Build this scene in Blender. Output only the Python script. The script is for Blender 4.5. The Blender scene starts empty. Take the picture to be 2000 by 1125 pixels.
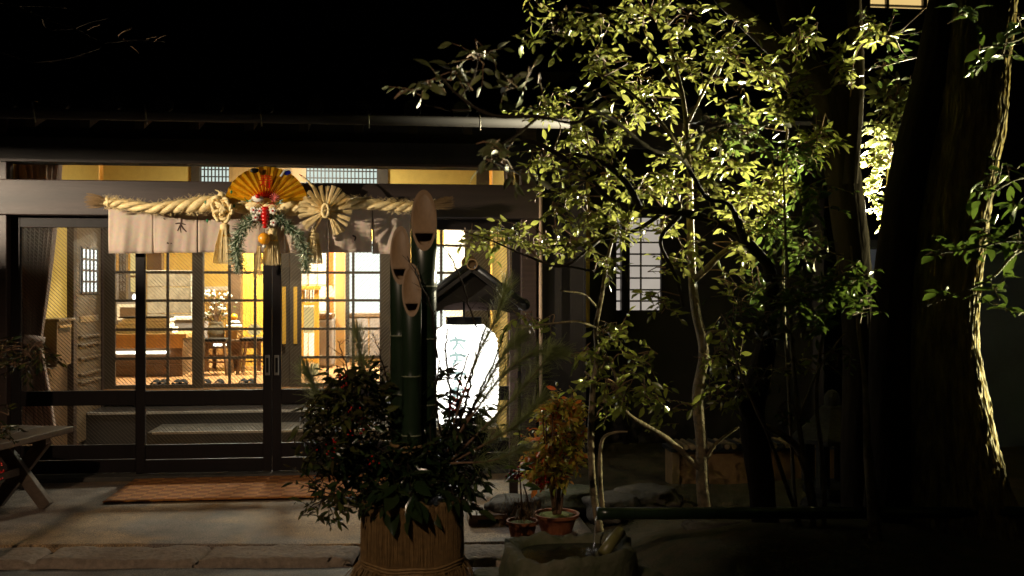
import bpy, bmesh, math, random
import numpy as np
from mathutils import Vector, Matrix, noise

random.seed(7)
scene = bpy.context.scene
col = scene.collection
R = math.radians

# ------------------------------------------------------------------ camera
TH = R(6.26)
FPX = 1870.0
CAM = Vector((0, 0, 1.53))
cam_d = bpy.data.cameras.new('camera')
cam_d.sensor_width = 36.0
cam_d.lens = 36.0 * FPX / 2000.0
cam_d.clip_end = 400
cam_d.dof.use_dof = True
cam_d.dof.focus_distance = 7.4
cam_d.dof.aperture_fstop = 2.4
cam_o = bpy.data.objects.new('camera', cam_d)
col.objects.link(cam_o)
cam_o.location = CAM
cam_o.rotation_euler = (R(90), 0, -TH)
scene.camera = cam_o

# ------------------------------------------------------------------ night sky
world = bpy.data.worlds.new('World')
scene.world = world
world.use_nodes = True
wn = world.node_tree
bg = wn.nodes['Background']
sky = wn.nodes.new('ShaderNodeTexSky')
sky.sky_type = 'NISHITA'
sky.sun_disc = False
sky.sun_elevation = R(-4)
sky.sun_rotation = R(215)
wn.links.new(sky.outputs[0], bg.inputs[0])
bg.inputs[1].default_value = 0.012

# moon: one very weak sun
sd = bpy.data.lights.new('moon_light', 'SUN')
sd.energy = 0.004
sd.angle = R(0.5)
sd.color = (0.8, 0.88, 1.0)
so = bpy.data.objects.new('moon_light', sd)
col.objects.link(so)
so.rotation_euler = (R(50), 0, R(-35))

vs = scene.view_settings
vs.view_transform = 'Standard'
vs.look = 'None'
vs.exposure = 0.0
vs.gamma = 1.0
vs.use_curve_mapping = False
cy = scene.cycles
cy.use_denoising = True
try:
    cy.denoiser = 'OPENIMAGEDENOISE'
except Exception:
    pass
cy.max_bounces = 7
cy.diffuse_bounces = 3
cy.glossy_bounces = 3
cy.transmission_bounces = 5
cy.transparent_max_bounces = 20
cy.sample_clamp_indirect = 4.0
cy.caustics_reflective = False
cy.caustics_refractive = False

# ------------------------------------------------------------------ helpers
FWD = Vector((math.sin(TH), math.cos(TH), 0))
RGT = Vector((math.cos(TH), -math.sin(TH), 0))

def at(px, py, Y):
    """point of the plane Y = const that a picture position looks at"""
    d = FWD + RGT * ((px - 1000) / FPX) + Vector((0, 0, (562.5 - py) / FPX))
    return CAM + d * (Y / d.y)

def pxm(n, Y):
    return n * Y / FPX

def project(p):
    v = p - CAM
    dep = v.dot(FWD)
    if dep < 0.1:
        return None
    return 1000 + FPX * v.dot(RGT) / dep, 562.5 - FPX * v.z / dep, dep

def srgb(r, g, b):
    f = lambda c: (c / 255 / 12.92) if c / 255 <= 0.04045 else ((c / 255 + 0.055) / 1.055) ** 2.4
    return (f(r), f(g), f(b), 1)

MATS = {}

def mat(name, color, rough=0.6, metal=0.0, var=0.25, scale=12.0, bump=0.0, bscale=None, stretch=None,
        color2=None, emis=None, estr=0.0, spec=0.5, trans=0.0, coat=0.0):
    m = bpy.data.materials.new(name)
    m.use_nodes = True
    nt = m.node_tree
    b = nt.nodes['Principled BSDF']
    color = tuple(color[:3]) + (1,)
    tc = nt.nodes.new('ShaderNodeTexCoord')
    mp = nt.nodes.new('ShaderNodeMapping')
    nt.links.new(tc.outputs['Object'], mp.inputs[0])
    if stretch:
        mp.inputs['Scale'].default_value = stretch
    nz = nt.nodes.new('ShaderNodeTexNoise')
    nz.inputs['Scale'].default_value = scale
    nz.inputs['Detail'].default_value = 6
    nz.inputs['Roughness'].default_value = 0.65
    nt.links.new(mp.outputs[0], nz.inputs['Vector'])
    rp = nt.nodes.new('ShaderNodeValToRGB')
    c2 = tuple(color2[:3]) + (1,) if color2 else tuple(c * (1 - var) for c in color[:3]) + (1,)
    c1 = color if color2 else tuple(min(1, c * (1 + var * 0.6)) for c in color[:3]) + (1,)
    rp.color_ramp.elements[0].position = 0.32
    rp.color_ramp.elements[1].position = 0.68
    rp.color_ramp.elements[0].color = c2
    rp.color_ramp.elements[1].color = c1
    nt.links.new(nz.outputs['Fac'], rp.inputs[0])
    nt.links.new(rp.outputs[0], b.inputs['Base Color'])
    b.inputs['Roughness'].default_value = rough
    b.inputs['Metallic'].default_value = metal
    b.inputs['Specular IOR Level'].default_value = spec
    b.inputs['Coat Weight'].default_value = coat
    if trans:
        b.inputs['Transmission Weight'].default_value = trans
    if bump:
        n2 = nt.nodes.new('ShaderNodeTexNoise')
        n2.inputs['Scale'].default_value = bscale or scale * 3
        n2.inputs['Detail'].default_value = 8
        nt.links.new(mp.outputs[0], n2.inputs['Vector'])
        bp = nt.nodes.new('ShaderNodeBump')
        bp.inputs['Strength'].default_value = bump
        bp.inputs['Distance'].default_value = 0.02
        nt.links.new(n2.outputs['Fac'], bp.inputs['Height'])
        nt.links.new(bp.outputs[0], b.inputs['Normal'])
    if emis:
        b.inputs['Emission Color'].default_value = tuple(emis[:3]) + (1,)
        b.inputs['Emission Strength'].default_value = estr
    MATS[name] = m
    return m

def leaf_mat(name, c1, c2, trans=0.35, rough=0.32, tcol=None, c3=None):
    """two-sided leaf: glossy front, light passing through; colour varies with each leaf"""
    m = bpy.data.materials.new(name)
    m.use_nodes = True
    nt = m.node_tree
    b = nt.nodes['Principled BSDF']
    out = nt.nodes['Material Output']
    tc = nt.nodes.new('ShaderNodeTexCoord')
    geo = nt.nodes.new('ShaderNodeNewGeometry')
    oi = nt.nodes.new('ShaderNodeObjectInfo')
    add = nt.nodes.new('ShaderNodeMath'); add.operation = 'ADD'
    nt.links.new(geo.outputs['Random Per Island'], add.inputs[0])
    nt.links.new(oi.outputs['Random'], add.inputs[1])
    fr = nt.nodes.new('ShaderNodeMath'); fr.operation = 'FRACT'
    nt.links.new(add.outputs[0], fr.inputs[0])
    rp = nt.nodes.new('ShaderNodeValToRGB')
    rp.color_ramp.elements[0].color = tuple(c1[:3]) + (1,)
    rp.color_ramp.elements[1].color = tuple(c2[:3]) + (1,)
    if c3:
        e = rp.color_ramp.elements.new(0.5); e.color = tuple(c3[:3]) + (1,)
    nt.links.new(fr.outputs[0], rp.inputs[0])
    nz = nt.nodes.new('ShaderNodeTexNoise')
    nz.inputs['Scale'].default_value = 40
    nt.links.new(geo.outputs['Position'], nz.inputs['Vector'])
    mx = nt.nodes.new('ShaderNodeMix'); mx.data_type = 'RGBA'; mx.blend_type = 'MULTIPLY'
    mx.inputs[0].default_value = 0.35
    nt.links.new(rp.outputs[0], mx.inputs[6])
    nt.links.new(nz.outputs['Color'], mx.inputs[7])
    nt.links.new(mx.outputs[2], b.inputs['Base Color'])
    b.inputs['Roughness'].default_value = rough
    b.inputs['Specular IOR Level'].default_value = 0.5
    tr = nt.nodes.new('ShaderNodeBsdfTranslucent')
    if tcol:
        mt = nt.nodes.new('ShaderNodeMix'); mt.data_type = 'RGBA'; mt.blend_type = 'MIX'
        mt.inputs[0].default_value = 0.6
        mt.inputs[7].default_value = tuple(tcol[:3]) + (1,)
        nt.links.new(rp.outputs[0], mt.inputs[6])
        nt.links.new(mt.outputs[2], tr.inputs[0])
    else:
        nt.links.new(rp.outputs[0], tr.inputs[0])
    ms = nt.nodes.new('ShaderNodeMixShader')
    ms.inputs[0].default_value = trans
    nt.links.new(b.outputs[0], ms.inputs[1])
    nt.links.new(tr.outputs[0], ms.inputs[2])
    nt.links.new(ms.outputs[0], out.inputs[0])
    MATS[name] = m
    return m

def emit_mat(name, color, strength, var=0.0, scale=8):
    m = bpy.data.materials.new(name)
    m.use_nodes = True
    nt = m.node_tree
    nt.nodes.remove(nt.nodes['Principled BSDF'])
    e = nt.nodes.new('ShaderNodeEmission')
    e.inputs[1].default_value = strength
    if var:
        tc = nt.nodes.new('ShaderNodeTexCoord')
        nz = nt.nodes.new('ShaderNodeTexNoise'); nz.inputs['Scale'].default_value = scale
        nt.links.new(tc.outputs['Object'], nz.inputs['Vector'])
        rp = nt.nodes.new('ShaderNodeValToRGB')
        rp.color_ramp.elements[0].color = tuple(c * (1 - var) for c in color[:3]) + (1,)
        rp.color_ramp.elements[1].color = tuple(color[:3]) + (1,)
        nt.links.new(nz.outputs['Fac'], rp.inputs[0])
        nt.links.new(rp.outputs[0], e.inputs[0])
    else:
        e.inputs[0].default_value = tuple(color[:3]) + (1,)
    nt.links.new(e.outputs[0], nt.nodes['Material Output'].inputs[0])
    MATS[name] = m
    return m

def glass_mat(name, wire=0, period=0.016, refl=1.0):
    """thin pane: sees through, mirrors at a slant; wire = diagonal wire net cast in"""
    m = bpy.data.materials.new(name)
    m.use_nodes = True
    nt = m.node_tree
    nt.nodes.remove(nt.nodes['Principled BSDF'])
    out = nt.nodes['Material Output']
    tr = nt.nodes.new('ShaderNodeBsdfTransparent')
    tr.inputs[0].default_value = (0.93, 0.94, 0.92, 1)
    gl = nt.nodes.new('ShaderNodeBsdfGlossy')
    gl.inputs['Roughness'].default_value = 0.02
    fr = nt.nodes.new('ShaderNodeFresnel'); fr.inputs[0].default_value = 1.45
    mul = nt.nodes.new('ShaderNodeMath'); mul.operation = 'MULTIPLY'; mul.inputs[1].default_value = refl
    nt.links.new(fr.outputs[0], mul.inputs[0])
    ms = nt.nodes.new('ShaderNodeMixShader')
    nt.links.new(mul.outputs[0], ms.inputs[0])
    nt.links.new(tr.outputs[0], ms.inputs[1])
    nt.links.new(gl.outputs[0], ms.inputs[2])
    last = ms
    if wire:
        tc = nt.nodes.new('ShaderNodeTexCoord')
        sp = nt.nodes.new('ShaderNodeSeparateXYZ')
        nt.links.new(tc.outputs['Object'], sp.inputs[0])
        def lines(sgn):
            a = nt.nodes.new('ShaderNodeMath'); a.operation = 'MULTIPLY_ADD'
            a.inputs[1].default_value = sgn
            nt.links.new(sp.outputs['X'], a.inputs[0]); nt.links.new(sp.outputs['Z'], a.inputs[2])
            d = nt.nodes.new('ShaderNodeMath'); d.operation = 'DIVIDE'; d.inputs[1].default_value = period
            nt.links.new(a.outputs[0], d.inputs[0])
            f = nt.nodes.new('ShaderNodeMath'); f.operation = 'FRACT'
            nt.links.new(d.outputs[0], f.inputs[0])
            l = nt.nodes.new('ShaderNodeMath'); l.operation = 'LESS_THAN'; l.inputs[1].default_value = 0.11
            nt.links.new(f.outputs[0], l.inputs[0])
            return l
        l1 = lines(wire)
        df = nt.nodes.new('ShaderNodeBsdfPrincipled')
        df.inputs['Base Color'].default_value = (0.13, 0.12, 0.10, 1)
        df.inputs['Metallic'].default_value = 0.0
        df.inputs['Roughness'].default_value = 0.45
        m2 = nt.nodes.new('ShaderNodeMixShader')
        nt.links.new(l1.outputs[0], m2.inputs[0])
        nt.links.new(ms.outputs[0], m2.inputs[1])
        nt.links.new(df.outputs[0], m2.inputs[2])
        last = m2
    nt.links.new(last.outputs[0], out.inputs[0])
    MATS[name] = m
    return m

def tag(o, label=None, cat=None, group=None, kind=None):
    if label: o['label'] = label
    if cat: o['category'] = cat
    if group: o['group'] = group
    if kind: o['kind'] = kind
    return o

def thing(name, loc, label, cat, group=None):
    o = bpy.data.objects.new(name, None)
    o.empty_display_size = 0.2
    col.objects.link(o)
    o.location = loc
    return tag(o, label, cat, group)

def link(name, me, parent=None, m=None):
    o = bpy.data.objects.new(name, me)
    col.objects.link(o)
    if parent is not None:
        o.parent = parent
        if parent.parent is None:
            o.location = -Vector(parent.location)
    if m is not None and len(me.materials) == 0:
        me.materials.append(m)
    return o

class MB:
    def __init__(self):
        self.v = []; self.f = []; self.mi = []; self.cur = 0
    def _add(self, vs, fs):
        n = len(self.v)
        self.v.extend([tuple(p) for p in vs])
        self.f.extend([tuple(n + i for i in q) for q in fs])
        self.mi.extend([self.cur] * len(fs))
        return self
    def box(self, x0, x1, y0, y1, z0, z1):
        vs = [(x0, y0, z0), (x1, y0, z0), (x1, y1, z0), (x0, y1, z0), (x0, y0, z1), (x1, y0, z1), (x1, y1, z1), (x0, y1, z1)]
        return self._add(vs, [(0, 3, 2, 1), (4, 5, 6, 7), (0, 1, 5, 4), (1, 2, 6, 5), (2, 3, 7, 6), (3, 0, 4, 7)])
    def bar(self, p0, p1, w, h, up=(0, 0, 1)):
        """box beam from p0 to p1, w across, h along up"""
        p0 = Vector(p0); p1 = Vector(p1)
        d = (p1 - p0).normalized(); u = Vector(up)
        s = d.cross(u)
        if s.length < 1e-4:
            s = d.cross(Vector((0, 1, 0)))
        s.normalize(); u = s.cross(d).normalized()
        vs = []
        for p in (p0, p1):
            for a, b in ((-1, -1), (1, -1), (1, 1), (-1, 1)):
                vs.append(p + s * (a * w / 2) + u * (b * h / 2))
        return self._add(vs, [(0, 1, 2, 3), (7, 6, 5, 4), (0, 4, 5, 1), (1, 5, 6, 2), (2, 6, 7, 3), (3, 7, 4, 0)])
    def tube(self, pts, rad, n=8, cap=True, wob=0.0, wsc=3.0, seed=0.0):
        pts = [Vector(p) for p in pts]
        if not hasattr(rad, '__len__'):
            rad = [rad] * len(pts)
        u = None
        vs = []
        for i, p in enumerate(pts):
            t = (pts[min(i + 1, len(pts) - 1)] - pts[max(i - 1, 0)])
            if t.length < 1e-9: t = Vector((0, 0, 1))
            t.normalize()
            if u is None:
                u = t.cross(Vector((0.13, 0.31, 0.94)))
                if u.length < 1e-3: u = t.cross(Vector((1, 0, 0)))
                u.normalize()
            u = (u - t * u.dot(t))
            u.normalize()
            w = t.cross(u)
            for k in range(n):
                a = 2 * math.pi * k / n
                dr = u * math.cos(a) + w * math.sin(a)
                r = rad[i]
                if wob:
                    q = p + dr * r
                    r *= 1 + wob * noise.noise(Vector((q.x * wsc, q.y * wsc, q.z * wsc * 0.35 + seed)))
                vs.append(p + dr * r)
        fs = []
        m = len(pts)
        for i in range(m - 1):
            for k in range(n):
                k2 = (k + 1) % n
                fs.append((i * n + k, i * n + k2, (i + 1) * n + k2, (i + 1) * n + k))
        if cap:
            fs.append(tuple(range(n - 1, -1, -1)))
            fs.append(tuple((m - 1) * n + k for k in range(n)))
        return self._add(vs, fs)
    def lathe(self, c, prof, n=24, axis='Z', cap=True):
        """prof = (radius, height) pairs around c"""
        c = Vector(c)
        vs = []
        for r, h in prof:
            for k in range(n):
                a = 2 * math.pi * k / n
                if axis == 'Z': vs.append(c + Vector((r * math.cos(a), r * math.sin(a), h)))
                elif axis == 'Y': vs.append(c + Vector((r * math.cos(a), h, r * math.sin(a))))
                else: vs.append(c + Vector((h, r * math.cos(a), r * math.sin(a))))
        fs = []
        for i in range(len(prof) - 1):
            for k in range(n):
                k2 = (k + 1) % n
                fs.append((i * n + k, i * n + k2, (i + 1) * n + k2, (i + 1) * n + k))
        if cap:
            fs.append(tuple(range(n - 1, -1, -1)))
            fs.append(tuple((len(prof) - 1) * n + k for k in range(n)))
        return self._add(vs, fs)
    def prism(self, poly, y0, y1):
        """polygon of (x, z) pushed from y0 to y1"""
        n = len(poly)
        vs = [(x, y0, z) for x, z in poly] + [(x, y1, z) for x, z in poly]
        fs = [tuple(range(n)), tuple(range(2 * n - 1, n - 1, -1))]
        for i in range(n):
            j = (i + 1) % n
            fs.append((i, i + n, j + n, j))
        return self._add(vs, fs)
    def ball(self, c, r, sub=2, sc=(1, 1, 1)):
        c = Vector(c)
        bm = bmesh.new()
        bmesh.ops.create_icosphere(bm, subdivisions=sub, radius=r)
        bm.verts.ensure_lookup_table()
        vs = [c + Vector((v.co.x * sc[0], v.co.y * sc[1], v.co.z * sc[2])) for v in bm.verts]
        fs = [tuple(v.index for v in f.verts) for f in bm.faces]
        bm.free()
        return self._add(vs, fs)
    def grid(self, fn, nu, nv):
        vs = [fn(i / nu, j / nv) for j in range(nv + 1) for i in range(nu + 1)]
        w = nu + 1
        return self._add(vs, [(j * w + i, j * w + i + 1, (j + 1) * w + i + 1, (j + 1) * w + i) for j in range(nv) for i in range(nu)])
    def mesh(self, name, m, smooth=False):
        me = bpy.data.meshes.new(name)
        me.from_pydata(self.v, [], self.f)
        if m is not None:
            for x in (m if isinstance(m, (list, tuple)) else [m]):
                me.materials.append(x)
        if isinstance(m, (list, tuple)):
            me.polygons.foreach_set('material_index', self.mi)
        if smooth:
            me.polygons.foreach_set('use_smooth', [True] * len(me.polygons))
        me.update()
        return me
    def build(self, name, m, parent=None, smooth=False, bevel=0.0, solid=0.0):
        me = self.mesh(name, m, smooth)
        o = link(name, me, parent)
        if solid:
            s = o.modifiers.new('solid', 'SOLIDIFY'); s.thickness = solid; s.offset = 0
        if bevel:
            b = o.modifiers.new('bevel', 'BEVEL'); b.width = bevel; b.segments = 2; b.limit_method = 'ANGLE'
            b.harden_normals = False
        return o

def fixnormals(me):
    bm = bmesh.new(); bm.from_mesh(me)
    bmesh.ops.recalc_face_normals(bm, faces=bm.faces)
    bm.to_mesh(me); bm.free()

def bx(name, m, parent, x0, x1, y0, y1, z0, z1, bevel=0.003):
    return MB().box(min(x0, x1), max(x0, x1), min(y0, y1), max(y0, y1), min(z0, z1), max(z0, z1)).build(name, m, parent, bevel=bevel)

def spline(pts, n=6):
    """Catmull-Rom through rows of numbers"""
    P = [np.array(p, float) for p in pts]
    P = [2 * P[0] - P[1]] + P + [2 * P[-1] - P[-2]]
    out = []
    for i in range(1, len(P) - 2):
        for k in range(n):
            t = k / n
            a, b, c, d = P[i - 1], P[i], P[i + 1], P[i + 2]
            out.append(0.5 * (2 * b + (c - a) * t + (2 * a - 5 * b + 4 * c - d) * t * t + (3 * b - a - 3 * c + d) * t ** 3))
    out.append(P[-2])
    return out

def light(name, kind, loc, energy, color, parent=None, size=0.1, target=None, spot=None, blend=0.5, shape=None, size_y=None):
    d = bpy.data.lights.new(name, kind)
    d.energy = energy
    d.color = color
    if kind == 'AREA':
        d.size = size
        if size_y: d.shape = 'RECTANGLE'; d.size_y = size_y
    else:
        d.shadow_soft_size = size
    if kind == 'SPOT':
        d.spot_size = R(spot); d.spot_blend = blend
    o = bpy.data.objects.new(name, d)
    col.objects.link(o)
    if parent is not None:
        o.parent = parent
        o.location = Vector(loc) - Vector(parent.location)
    else:
        o.location = loc
    if target is not None:
        o.rotation_euler = (Vector(target) - Vector(loc)).to_track_quat('-Z', 'Y').to_euler()
    return o

# ------------------------------------------------------------------ materials
WOODDARK = mat('dark_brown_wood', srgb(62, 46, 40), 0.45, var=0.4, scale=3, stretch=(1, 6, 14), bump=0.08, bscale=20)
WOODFRAME = mat('black_brown_lacquer', srgb(24, 16, 15), 0.55, spec=0.25, var=0.3, scale=4, stretch=(8, 8, 1), bump=0.05, bscale=30)
BEAM = mat('weathered_beam', srgb(54, 41, 36), 0.5, var=0.45, scale=2.2, stretch=(0.6, 3, 5), bump=0.1, bscale=12)
LATTICE = mat('lattice_wood', srgb(70, 58, 44), 0.5, var=0.3, scale=6)
EAVEBLK = mat('dark_eave_wood', srgb(34, 29, 26), 0.8, var=0.3, scale=5)  # near-black brown for eaves, header, back walls and shelter boards
RAFT = mat('rafter_wood', srgb(70, 56, 46), 0.7, var=0.3, scale=6, stretch=(3, 1, 3))
TILE = mat('dark_clay_tile', srgb(38, 40, 44), 0.45, var=0.4, scale=9)
GUTTER = mat('copper_gutter', srgb(38, 32, 28), 0.75, 0.0, var=0.35, scale=8)
STEEL = mat('bright_steel', srgb(170, 165, 155), 0.3, 0.9, var=0.2)
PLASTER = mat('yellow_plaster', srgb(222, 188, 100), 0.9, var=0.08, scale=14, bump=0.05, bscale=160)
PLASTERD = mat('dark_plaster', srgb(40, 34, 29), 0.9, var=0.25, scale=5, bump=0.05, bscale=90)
CEIL = mat('ceiling_boards', srgb(190, 165, 120), 0.8, var=0.15, scale=3, stretch=(1, 9, 1))
FLOORW = mat('oiled_floor_boards', srgb(182, 134, 90), 0.25, var=0.3, scale=3, stretch=(1, 9, 1))
CONC = None
CURT = leaf_mat('mauve_curtain', srgb(200, 178, 168), srgb(190, 168, 158), .45, .9)
DOORW = mat('grey_brown_door', srgb(104, 84, 62), 0.5, var=0.2, scale=4, stretch=(6, 6, 1))
WHITEP = mat('white_paper', srgb(232, 226, 210), 0.8, var=0.04)
STRAW = mat('straw', srgb(238, 212, 154), 0.65, var=0.25, scale=30)
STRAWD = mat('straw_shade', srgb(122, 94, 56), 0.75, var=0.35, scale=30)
NOREN = leaf_mat('unbleached_linen', srgb(226, 204, 184), srgb(218, 196, 178), .22, .95)
INK = mat('ink', srgb(70, 50, 44), 0.9, var=0.2)
GOLD = mat('gold_foil', srgb(238, 178, 36), 0.3, 0.55, var=0.25, scale=25)
REDP = mat('red_lacquer', srgb(200, 26, 20), 0.25, var=0.2, coat=0.4)
GREENP = mat('green_ribbon', srgb(20, 120, 70), 0.4)
BLUEP = mat('blue_foil', srgb(20, 30, 140), 0.3)
ORANGE = mat('bitter_orange', srgb(240, 160, 30), 0.35, var=0.15, scale=40, bump=0.1, bscale=150)
PINEG = mat('pine_green', srgb(70, 96, 62), 0.5, var=0.4, scale=30)
PINEFROST = mat('pale_pine_tip', srgb(204, 212, 186), 0.6, var=0.2, scale=30)
NEEDLE = mat('pine_needle', srgb(122, 132, 80), 0.45, var=0.4, scale=20)
BAMBOO = mat('green_bamboo', srgb(30, 43, 28), 0.28, var=0.35, scale=6, stretch=(6, 6, 0.7))
BAMBOOCUT = mat('cut_bamboo', srgb(130, 102, 72), 0.55, var=0.15, scale=6, stretch=(10, 10, 0.6))
BAMBOODRY = mat('dry_bamboo', srgb(110, 104, 62), 0.4, var=0.3, scale=6)
BARK = mat('bark', srgb(42, 35, 28), 0.9, spec=0.08, var=0.5, scale=9, stretch=(1, 1, 0.25), bump=0.6, bscale=26)
BARKSM = mat('smooth_bark', srgb(128, 108, 80), 0.75, color2=srgb(64, 58, 40), scale=20, bump=0.5, bscale=55)
BARKBIG = mat('old_furrowed_bark', srgb(140, 122, 72), 0.85, color2=srgb(58, 50, 30), scale=26, stretch=(1, 1, 0.2), bump=0.9, bscale=30)
TWIG = mat('twig', srgb(110, 82, 60), 0.7, var=0.35, scale=20)
TERRA = mat('terracotta', srgb(146, 84, 50), 0.7, var=0.3, scale=10, bump=0.1)
STONE = mat('grey_stone', srgb(76, 70, 62), 0.85, var=0.4, scale=9, bump=0.4, bscale=40)
STONEM = mat('mossy_stone', srgb(92, 86, 68), 0.85, color2=srgb(54, 62, 30), scale=7, bump=0.7, bscale=26)
SOIL = mat('mossy_soil', srgb(78, 64, 42), 0.95, color2=srgb(48, 52, 26), scale=9, bump=1.0, bscale=70)
MOSS = mat('moss', srgb(110, 116, 50), 0.95, var=0.4, scale=20, bump=0.8, bscale=60)
KERB = mat('granite_kerb', srgb(130, 113, 98), 0.85, var=0.35, scale=26, bump=0.6, bscale=45)
WATER = mat('dark_water', srgb(24, 26, 20), 0.04, var=0.1, bump=0.25, bscale=14)
SPLASH = mat('running_water', (0.95, 0.97, 1, 1), 0.03, var=0.0, trans=0.9)
BERRY = mat('red_berry', srgb(190, 30, 22), 0.25, var=0.3, scale=60)
BENCHW = mat('grey_bench_wood', srgb(100, 84, 72), 0.5, var=0.3, scale=3, stretch=(2, 10, 10), bump=0.1, bscale=14)
GREYCL = mat('grey_cloth', srgb(128, 120, 116), 0.9, var=0.12)
STONEPANEL = mat('stone_screen', srgb(160, 148, 128), 0.8, var=0.3, scale=14)
WOODL = mat('honey_wood', srgb(182, 142, 86), 0.4, var=0.25, scale=3, stretch=(6, 6, 0.8))
WOODM = mat('chestnut_wood', srgb(102, 78, 56), 0.35, var=0.3, scale=3, stretch=(1, 5, 6))
WOODY = mat('yellow_cedar_board', srgb(214, 164, 62), 0.5, var=0.15, scale=3, stretch=(6, 6, 0.5))
BLACKM = mat('black_metal', srgb(22, 21, 20), 0.4, 0.6, var=0.2)
CERAM = mat('grey_ceramic', srgb(116, 104, 82), 0.5, var=0.3)
WALLBLUE = mat('blue_grey_wall', srgb(96, 108, 140), 0.9, var=0.25, scale=1.5)
L_TREE = leaf_mat('evergreen_leaf', srgb(112, 126, 50), srgb(40, 54, 26), 0.16, 0.24, srgb(206, 208, 110), srgb(140, 148, 62))
L_GLOSS = leaf_mat('glossy_leaf', srgb(56, 78, 42), srgb(84, 104, 54), 0.14, 0.2, srgb(150, 180, 80))
L_PALE = leaf_mat('pale_leaf', srgb(128, 134, 74), srgb(96, 108, 52), 0.3, 0.4, srgb(180, 184, 110))
L_DIM = leaf_mat('dim_olive_leaf', srgb(58, 62, 32), srgb(78, 78, 42), 0.07, 0.5)  # dim light put into the colour: darker, less translucent leaf
L_DARK = leaf_mat('dark_leaf', srgb(30, 46, 24), srgb(56, 66, 34), 0.12, 0.2, None, srgb(34, 46, 24))
L_NAND = leaf_mat('nandina_leaf', srgb(168, 184, 76), srgb(224, 100, 40), 0.35, 0.3, None, srgb(222, 206, 92))
L_NANDG = leaf_mat('nandina_green_leaf', srgb(44, 66, 30), srgb(78, 84, 38), 0.2, 0.25, None, srgb(60, 52, 28))
E_LANT = emit_mat('lit_lantern_paper', (1.0, 0.96, 0.86), 4.0, 0.06, 6)
E_SHOJI = emit_mat('lit_shoji_paper', (1.0, 0.88, 0.74), 0.5, 0.3, 4)
E_SHOJIW = emit_mat('lit_white_paper', (0.95, 1.0, 0.95), 2.2, 0.05, 3)
E_TRANSOM = emit_mat('lit_transom_paper', (0.86, 1.0, 0.95), 1.0, 0.1, 3)
E_BULB = emit_mat('lamp_glow', (1.0, 0.66, 0.28), 5.0)
E_TUBE = emit_mat('lamp_tube', (1.0, 0.97, 0.9), 8.0)
E_WIN = emit_mat('lit_window', (1.0, 0.68, 0.25), 0.9, 0.15, 2)
E_PENDANT = emit_mat('pendant_glow', (1.0, 0.72, 0.3), 1.3, 0.2, 10)
G_PLAIN = glass_mat('clear_glass', 0)
G_WIREL = glass_mat('wired_glass', 1.0, 0.031)
G_WIRER = glass_mat('wired_glass_mirrored', -1.0, 0.031)

# ------------------------------------------------------------------ ground
def paving_mat(name, ca, cb, cc, rough=0.75, wet=None):
    m = bpy.data.materials.new(name)
    m.use_nodes = True
    nt = m.node_tree
    b = nt.nodes['Principled BSDF']
    tc = nt.nodes.new('ShaderNodeTexCoord')
    n1 = nt.nodes.new('ShaderNodeTexNoise'); n1.inputs['Scale'].default_value = 0.9; n1.inputs['Detail'].default_value = 5
    n2 = nt.nodes.new('ShaderNodeTexNoise'); n2.inputs['Scale'].default_value = 130; n2.inputs['Detail'].default_value = 4
    n3 = nt.nodes.new('ShaderNodeTexNoise'); n3.inputs['Scale'].default_value = 7; n3.inputs['Detail'].default_value = 8
    for n in (n1, n2, n3): nt.links.new(tc.outputs['Object'], n.inputs['Vector'])
    r1 = nt.nodes.new('ShaderNodeValToRGB')
    r1.color_ramp.elements[0].position = 0.47; r1.color_ramp.elements[1].position = 0.54
    r1.color_ramp.elements[0].color = ca; r1.color_ramp.elements[1].color = cb
    nt.links.new(n1.outputs['Fac'], r1.inputs[0])
    r2 = nt.nodes.new('ShaderNodeValToRGB')
    r2.color_ramp.elements[0].position = 0.36; r2.color_ramp.elements[1].position = 0.66
    r2.color_ramp.elements[0].color = (0.3, 0.3, 0.3, 1); r2.color_ramp.elements[1].color = (1.35, 1.3, 1.25, 1)
    nt.links.new(n2.outputs['Fac'], r2.inputs[0])
    r3 = nt.nodes.new('ShaderNodeValToRGB')
    r3.color_ramp.elements[0].position = 0.3; r3.color_ramp.elements[1].position = 0.7
    r3.color_ramp.elements[0].color = (0.62, 0.6, 0.58, 1); r3.color_ramp.elements[1].color = (1.15, 1.15, 1.15, 1)
    nt.links.new(n3.outputs['Fac'], r3.inputs[0])
    m1 = nt.nodes.new('ShaderNodeMix'); m1.data_type = 'RGBA'; m1.blend_type = 'MULTIPLY'; m1.inputs[0].default_value = 1
    m2 = nt.nodes.new('ShaderNodeMix'); m2.data_type = 'RGBA'; m2.blend_type = 'MULTIPLY'; m2.inputs[0].default_value = 1
    nt.links.new(r1.outputs[0], m1.inputs[6]); nt.links.new(r2.outputs[0], m1.inputs[7])
    nt.links.new(m1.outputs[2], m2.inputs[6]); nt.links.new(r3.outputs[0], m2.inputs[7])
    nt.links.new(m2.outputs[2], b.inputs['Base Color'])
    b.inputs['Roughness'].default_value = rough
    bp = nt.nodes.new('ShaderNodeBump'); bp.inputs['Strength'].default_value = 0.5; bp.inputs['Distance'].default_value = 0.006
    nt.links.new(n2.outputs['Fac'], bp.inputs['Height'])
    nt.links.new(bp.outputs[0], b.inputs['Normal'])
    return m

PAVE = paving_mat('worn_concrete', srgb(168, 138, 102), srgb(132, 116, 106), None, 0.7)
ASPH = paving_mat('asphalt', srgb(112, 104, 100), srgb(96, 90, 90), None, 0.7)

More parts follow.
